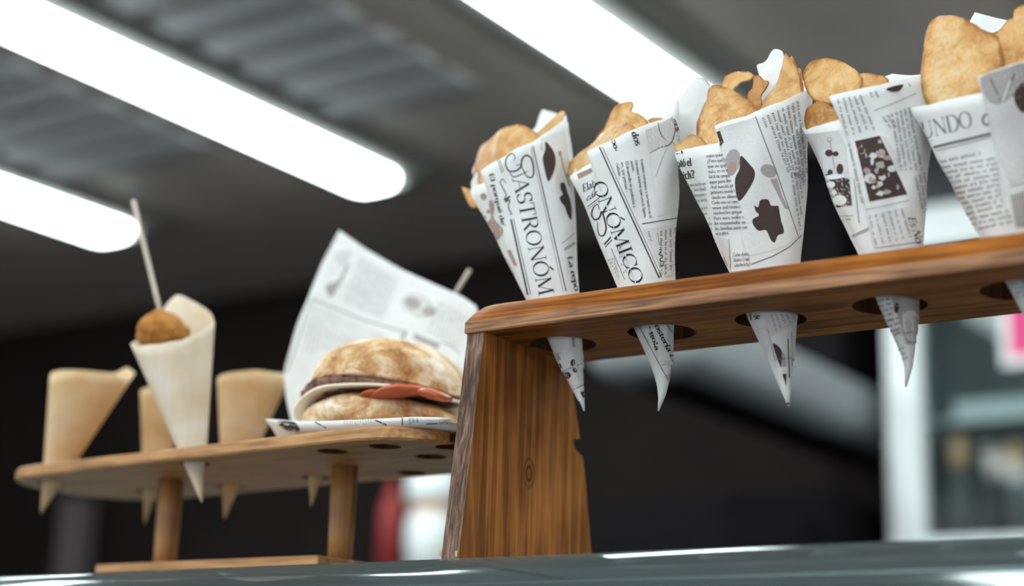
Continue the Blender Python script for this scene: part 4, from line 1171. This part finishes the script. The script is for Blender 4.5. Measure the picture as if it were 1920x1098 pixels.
# cone 3
chip('broad triangular chip leaning left in the middle cone', [(1300, 250), (1305, 222), (1325, 190), (1335, 165), (1360, 165), (1390, 178), (1412, 196), (1425, 215), (1420, 260), (1370, 300), (1320, 300), (1304, 275)], .048, (-.2, -1, .15), seed=7)
chip('curled chip rim behind the triangular chip in the middle cone', [(1357, 166), (1362, 150), (1380, 138), (1402, 135), (1413, 142), (1408, 150), (1392, 154), (1378, 166), (1370, 178)], .066, (-.2, -1, .4), seed=8)
chip('jagged chip in the centre of the middle cone', [(1402, 180), (1412, 165), (1414, 145), (1424, 142), (1434, 152), (1443, 156), (1436, 170), (1428, 182), (1430, 215), (1410, 225)], .060, (.1, -1, .2), seed=9, mat='chip_dark')
chip('tall pointed chip at the right of the middle cone', [(1415, 225), (1440, 182), (1456, 160), (1466, 130), (1472, 100), (1480, 108), (1486, 106), (1496, 130), (1504, 165), (1503, 200), (1470, 250), (1430, 260)], .058, (.25, -1, .1), seed=10)
chip('small chip behind the tall pointed chip in the middle cone', [(1480, 175), (1488, 140), (1500, 128), (1506, 160), (1504, 195), (1490, 210)], .064, (.4, -1, .1), seed=11)
chip('small broken chip at the left rim of the middle cone', [(1264, 268), (1272, 276), (1284, 262), (1300, 254), (1318, 262), (1330, 285), (1300, 300), (1275, 292)], .036, (-.2, -1, .3), seed=12, mat='chip_dark')
# cone 4
chip('round chip leaning left in the fourth cone', [(1504, 135), (1515, 115), (1545, 108), (1580, 116), (1605, 132), (1612, 150), (1600, 180), (1565, 195), (1530, 190), (1510, 168)], .050, (-.2, -1, .2), seed=13)
chip('chip lying along the rim of the fourth cone', [(1580, 165), (1600, 145), (1618, 138), (1645, 140), (1666, 150), (1660, 172), (1620, 195), (1590, 195)], .060, (.1, -1, .3), seed=14)
chip('darker chip low at the left of the fourth cone', [(1510, 215), (1522, 196), (1545, 190), (1565, 205), (1572, 230), (1540, 255), (1515, 245)], .046, (-.3, -1, .0), seed=15, mat='chip_dark')
chip('chip edge between the fourth and the rightmost cone', [(1700, 168), (1712, 150), (1722, 150), (1728, 170), (1722, 195), (1706, 200)], .052, (.3, -1, .0), seed=16)
# cone 5
chip('largest potato chip, standing tall in the rightmost cone', [(1724, 120), (1732, 85), (1738, 45), (1755, 30), (1785, 28), (1815, 38), (1840, 54), (1866, 66), (1878, 110), (1862, 170), (1800, 210), (1745, 205), (1722, 160)], .046, (-.15, -1, .1), (14, 5), seed=17)
chip('bumpy chip behind the largest one at the right edge', [(1850, 70), (1872, 55), (1888, 36), (1900, 32), (1902, 18), (1925, 8), (1950, 30), (1960, 100), (1930, 150), (1880, 150), (1855, 110)], .062, (.2, -1, .1), seed=18)

# free paper corners that stand up behind the chips
def corner(parent, px, Y, nrm, seed, bend=(10, 4)):
    o = chip('', px, Y, nrm, bend, .00022, 'paper', seed, 4)
    for k in ('label', 'category', 'group'):
        if k in o: del o[k]
    o.name = 'paper_corner'; o.data.name = 'paper_corner'; o.parent = parent
    return o
corner(r2, [(1222, 224), (1245, 205), (1275, 180), (1298, 152), (1318, 150), (1330, 160), (1330, 185), (1318, 235), (1300, 300), (1275, 300), (1250, 250)], .101, (.25, -1, .15), 31)
corner(r3, [(1418, 122), (1436, 115), (1448, 95), (1462, 93), (1470, 104), (1466, 140), (1448, 175), (1430, 195), (1415, 180), (1424, 145)], .074, (-.1, -1, .1), 32)

# ------------------------------------------------------------------ bamboo veneer cones
def veneer_cone(label, tip, mouth, rad, rim_in, mat='veneer', flatten=.75, flap=None):
    root = tag(empty('bamboo_cone'), label, 'bamboo cone', 'bamboo veneer cones on the bamboo stand')
    c = Cone(tip, mouth, rad, flatten)
    o1, V1, F1 = cone_surface(c, 'veneer_wrap', rim_in, M[mat], root, nphi=56, nt=14)
    mod_solid(o1, .0005, 0)
    if flap:
        o2, V2, F2 = flap_surface(c, 'veneer_flap', flap[0], flap[1], M[mat], root, nu=24, nt=14, t0=flap[2])
        mod_solid(o2, .0005, 0)
    return root, c
Yc = CONE_H['left'][1]
veneer_cone('empty bamboo cone at the left end of the bamboo stand', onY(76, 965, Yc), onY(168, 697, Yc), .0330,
    [(84, 706), (110, 699), (160, 697), (210, 702), (252, 716), (258, 702, 'b'), (238, 688, 'b'), (215, 700, 'b'), (150, 694, 'b'), (95, 700, 'b')])
Yc = CONE_H['mid'][1]
veneer_cone('bamboo cone half hidden behind the croquette cone', onY(271, 984, Yc), onY(312, 728, Yc), .0225,
    [(262, 735), (285, 728), (330, 728), (360, 735), (340, 722, 'b'), (290, 722, 'b')])
Yc = CONE_H['right'][1]
veneer_cone('wide empty bamboo cone left of the burger', onY(420, 975, Yc), onY(474, 700, Yc), .0305,
    [(406, 712), (430, 700), (480, 697), (530, 706), (540, 720), (536, 700, 'b'), (480, 693, 'b'), (420, 700, 'b')])
Yc = CONE_H['far'][1]
veneer_cone('bamboo cone hidden behind the burger paper, only its point showing', onY(583, 950, Yc), onY(606, 790, Yc), .0150,
    [(578, 798), (606, 792), (632, 796), (630, 788, 'b'), (590, 786, 'b')])
Yc = CONE_H['front'][1] - .001
rf, cf = veneer_cone('pale bamboo cone holding the croquette on a stick', onY(379, 945, Yc), onY(322, 628, Yc), .0325,
    [(244, 645), (262, 648), (300, 645), (340, 638), (375, 622), (409, 603), (411, 598, 'b'), (380, 575, 'b'), (334, 551, 'b'), (315, 565, 'b'), (290, 610, 'b'), (255, 638, 'b')],
    'veneer_pale', .85, flap=([(300, 650), (340, 640), (375, 622), (409, 602), (405, 600, 'b')], [(330, 640), (345, 740), (365, 860)], .25))

# croquette
rq = tag(empty('croquette'), 'golden brown crumbed croquette on a stick in the pale bamboo cone', 'croquette')
cc = onY(305, 622, Yc + .002)
bmq = bmesh.new(); bmesh.ops.create_icosphere(bmq, subdivisions=5, radius=1)
ez = Vector((0, 0, 1)); 
for v_ in bmq.verts:
    p = v_.co.copy()
    k = 1 + .10 * noise.noise(p * 2.2) + .035 * noise.noise(p * 7) + .02 * noise.noise(p * 18)
    q = RT * (p.x * .0205) + UP * (p.z * .0175) + FW * (p.y * .018)
    # flat sloping top on the right
    if p.x > 0: q -= UP * (.004 * p.x * max(0, p.z + .3))
    v_.co = cc + q * k
bm_obj('crumb_coating', bmq, M['crumb'], rq, True)
V, F = tube(onY(305, 604, Yc + .006), onY(250, 376, Yc + .006), .0019, .0017, 10); mesh_obj('skewer', V, F, M['stick'], rq, True)
# second stick behind the burger paper
ys = .175
V, F = tube(onY(800, 640, ys), onY(881, 505, ys), .0018, .0018, 10)
o = mesh_obj('wooden_skewer', V, F, M['stick'], None, True); tag(o, 'short wooden stick poking out behind the burger paper', 'stick')

# ------------------------------------------------------------------ burger, its paper
ZP = PZ + PT
# standing sheet
rp = tag(empty('burger_paper'), 'printed newspaper sheet standing folded behind the burger', 'paper')
left = [(0, (548, 800)), (.12, (536, 745)), (.25, (532, 695)), (.45, (556, 610)), (.65, (583, 545)), (.82, (605, 490)), (1, (636, 432))]
right = [(0, (880, 800)), (.3, (892, 740)), (.6, (898, 660)), (.85, (897, 600)), (1, (894, 574))]
topc = [(0, (636, 432)), (.2, (688, 468)), (.45, (752, 505)), (.7, (820, 535)), (.9, (868, 556)), (1, (894, 574))]
def i2(t_, pts): return (interp(t_, [(a, b[0]) for a, b in pts]), interp(t_, [(a, b[1]) for a, b in pts]))
NV, NU = 26, 30
V, F = [], []
for j in range(NV + 1):
    v_ = j / NV
    for i in range(NU + 1):
        u = i / NU
        l, r_ = i2(v_, left), i2(v_, right)
        tpt = i2(u, topc)
        bt = (lerp(548, 880, u), 800)
        # Coons patch
        lu = (lerp(l[0], r_[0], u), lerp(l[1], r_[1], u)); lv = (lerp(bt[0], tpt[0], v_), lerp(bt[1], tpt[1], v_))
        c00, c10, c01, c11 = (548, 800), (880, 800), (636, 432), (894, 574)
        bl = tuple(c00[k] * (1 - u) * (1 - v_) + c10[k] * u * (1 - v_) + c01[k] * (1 - u) * v_ + c11[k] * u * v_ for k in (0, 1))
        x, y = lu[0] + lv[0] - bl[0], lu[1] + lv[1] - bl[1]
        Y = .132 + .022 * v_ - .040 * (1 - u) ** 3 * (1 - v_) + .012 * math.sin(PI * u) + .002 * noise.noise(Vector((u * 4, v_ * 4, 3)))
        V.append(onY(x, y, Y))
for j in range(NV):
    for i in range(NU):
        a_ = j * (NU + 1) + i; F.append((a_, a_ + 1, a_ + NU + 2, a_ + NU + 1))
o = mesh_obj('standing_sheet', V, F, M['paper'], rp, True); mod_solid(o, .00025, 0)
bp = BVHTree.FromPolygons(V, F)
d = Decal(bp, 480, 400, 2.6136)
d.poly('photo_light', [(380, 215), (410, 185), (465, 185), (460, 215), (425, 265), (400, 240)], True); d.poly('photo_mid', [(440, 260), (456, 258), (380, 400), (350, 395), (345, 350), (400, 330)], True)
d.line('photo_mid', [(268, 420), (292, 425), (520, 520), (740, 585)], 8); d.line('photo_mid', [(268, 420), (232, 540), (200, 640), (150, 780)], 6); d.line('photo_mid', [(735, 575), (715, 620)], 14)
d.line('photo_light', [(410, 100), (300, 290), (220, 500), (140, 770)], 4)
for i in range(12):
    d.greek('ink_faint', (520 + i * 16, 225 + i * 9), (430 + i * 16 + 10, 430 + i * 9), (-13, -6), i + 200, .12)
for i in range(14): d.greek('ink_faint', (290 + i * 26, 450 + i * 11), (240 + i * 22, 690 - i * 4), (-13, -4), i + 220, .12)
for i in range(9): d.greek('ink_faint', (900 + i * 17, 430 + i * 9), (850 + i * 18, 590 + i * 9), (-13, -4), i + 240, .12)
d.oval('photo_light', 790, 450, 80, 55, 20); d.oval('photo_mid', 770, 440, 40, 30, 20, 1.3); d.oval('photo_mid', 850, 480, 35, 24, 0, 1.3)
d.poly('photo_mid', [(778, 588), (905, 640), (890, 665), (775, 615)]); d.swash('photo_mid', [(905, 630), (960, 650), (1000, 690)], 4, 6)
d.build(rp, PRN)
# sheet under the burger with a lifted front rim
V, F = [], []
front_px = [(500, 788), (530, 800), (562, 808), (600, 808), (660, 806), (720, 802), (780, 799), (820, 797), (846, 796)]
rim_px = [(500, 785), (530, 787), (562, 789), (600, 789), (660, 787), (720, 784), (780, 781), (820, 782), (846, 783)]
rows = []
YR = -.006
low = [onY(x, y, YR + (.012 if i == 0 else .004 if i == 1 else 0)) for i, (x, y) in enumerate(front_px)]
hi_ = [onY(x, y, YR - .004 + (.016 if i == 0 else .006 if i == 1 else 0)) for i, (x, y) in enumerate(rim_px)]
for p in low: p.z = max(p.z, ZP + .0006)
bk = [Vector((p.x - .05 * (1 if i == 0 else 0), min(.12, .12), ZP + .0008)) for i, p in enumerate(low)]
md = [a_.lerp(b_, .5) for a_, b_ in zip(low, bk)]
for p in md: p.z = ZP + .0008
NW = len(low)
V = hi_ + [a_.lerp(b_, .5) + Vector((0, -.0015, 0)) for a_, b_ in zip(hi_, low)] + low + md + bk
for k in range(4):
    for i in range(NW - 1): F.append((k * NW + i, k * NW + i + 1, (k + 1) * NW + i + 1, (k + 1) * NW + i))
o = mesh_obj('tray_sheet', V, F, M['paper'], rp, True); mod_solid(o, .00025, 0)
bq = BVHTree.FromPolygons(V, F)
d = Decal(bq, 480, 400, 2.6136)
d.poly('ink_brown', [(105, 1020), (190, 1022), (215, 1065), (150, 1060)], True)
d.line('ink', [(290, 1022), (345, 1050)], 6); d.line('ink', [(585, 1012), (640, 1034)], 7); d.line('ink', [(718, 1000), (718, 1036)], 5)
for i in range(12): d.greek('ink_soft', (430 + i * 13, 1018 - i), (436 + i * 13, 1042 - i), (8, 0), i + 300)
for i in range(3): d.greek('ink', (750 + i * 18, 1002), (752 + i * 18, 1034), (13, 0), i + 320)
d.line('ink', [(835, 1030), (890, 1026)], 4); d.greek('ink', (900, 1030), (970, 1026), (0, -14), 330)
d.build(rp, PRN)

rbg = tag(empty('burger'), 'floury bun sandwich with meat, cheese and red sauce on the bamboo stand', 'sandwich')
by = .066
BC = onY(728, 735, by - .055)
zb = ZP + .0016
zf = lambda py: onY(728, py, by - .055).z
ztop_ = onY(728, 641, by).z
def blob(name, fn, mat, sub=5):
    bm = bmesh.new(); bmesh.ops.create_icosphere(bm, subdivisions=sub, radius=1)
    for v_ in bm.verts: v_.co = fn(v_.co.copy())
    return bm_obj(name, bm, mat, rbg, True)
RX = .0640
bx = onY(722, 735, by).x
zbt = zf(723)
def puck(p, e):
    r_ = math.hypot(p.x, p.y)
    if r_ < 1e-6: return p.copy()
    k = r_ ** e / r_
    return Vector((p.x * k, p.y * k, p.z))
def botbun(p):
    z_ = p.z; hh = (zbt - zb) / 2; o_ = puck(p, .62)
    k = 1 + .025 * noise.noise(p * 2.5) + .012 * noise.noise(p * 6)
    zz = hh * math.copysign(abs(z_) ** (.5 if z_ > 0 else .85), z_)
    q = Vector((bx + o_.x * (RX - .001) * k, by + o_.y * RX * .95 * k, zb + hh + zz * (k if z_ > 0 else 1)))
    if z_ > 0: q.z += (-.0100 if p.x < 0 else -.006) * o_.x * o_.x + .002 * math.exp(-((p.x - .2) / .35) ** 2)
    return q
blob('bottom_bun', botbun, M['bun'])
zt0 = zf(688)
def topbun(p):
    k = 1 + .03 * noise.noise(p * 2.1 + Vector((5, 0, 0))) + .016 * noise.noise(p * 6) + .006 * noise.noise(p * 17)
    z_ = p.z; o_ = puck(p, .85)
    zz = ((ztop_ - zt0) if z_ > 0 else .006) * math.copysign(abs(z_) ** (.95 if z_ > 0 else .7), z_)
    q = Vector((o_.x * (RX - .002) * k, o_.y * RX * .95 * k, zz * k))
    q.z += -.0105 * o_.x * o_.x          # drooping sides, arched mouth
    return Vector((bx + .003, by + .002, zt0)) + q
blob('top_bun', topbun, M['bun'])
zp0 = zf(702)
def patty(p):
    o_ = puck(p, .55)
    k = 1 + .20 * noise.noise(p * 5) + .14 * noise.noise(p * 12)
    q = Vector((o_.x * (RX + .0005) * (1 + .05 * noise.noise(p * 7)), o_.y * (RX * .93) * (1 + .06 * noise.noise(p * 8)), (.0112 if p.x < .1 else .0062) * math.copysign(abs(p.z) ** .8, p.z) * k))
    q.z += (-.0135 if p.x < 0 else -.007) * o_.x * o_.x + (.001 if p.x < 0 else 0)
    return Vector((bx - .002, by + .001, zp0)) + q
blob('meat_patty', patty, M['meat'])
# pale sheet with a wavy free edge
V, F = [], []
na, nr_ = 72, 6
zc0 = zf(712)
for k in range(nr_ + 1):
    for j in range(na):
        q = 2 * PI * j / na
        r_ = (RX + .002) * (k / nr_) * (1 + .02 * math.sin(3 * q + 1) + .02 * math.sin(7 * q))
        x, y = r_ * math.cos(q), r_ * math.sin(q) * .95
        px_ = x / RX
        z_ = zc0 - (.0205 if px_ < 0 else .0045) * px_ * px_ - .0012 * (k / nr_) ** 4 * (1 + .8 * math.sin(4 * q + 2))
        V.append(Vector((bx - .001 + x, by - .001 + y, z_)))
for k in range(nr_):
    for j in range(na):
        l = (j + 1) % na; F.append((k * na + j, (k + 1) * na + j, (k + 1) * na + l, k * na + l))
o = mesh_obj('cheese_sheet', V, F, M['cheese'], rbg, True); mod_solid(o, .0020, 0)
# red pepper / tomato strip lying on the lower bun
def redstrip(p, c_, sx, sy, sz, tilt):
    k = 1 + .12 * noise.noise(p * 3 + c_ * 30)
    q = Vector((p.x * sx * k, p.y * sy, p.z * sz * k)); q.z += tilt * q.x - 6 * q.x * q.x
    return c_ + q
for px_, py_, sx, sz, tl in ((732, 728, .025, .0040, .08), (800, 735, .012, .0038, -.25), (688, 737, .010, .0030, .2)):
    pr = onY(px_, py_, by - .054)
    blob('tomato_slice', lambda p: redstrip(p, Vector((pr.x, by - .0445, pr.z)), sx, .0135, sz, tl), M['tomato'], 4)
pr4 = onY(564, 765, by - .02)
blob('sauce_drop', lambda p: redstrip(p, Vector((pr4.x, by - .020, pr4.z)), .0040, .005, .0055, 0), M['orange'], 3)
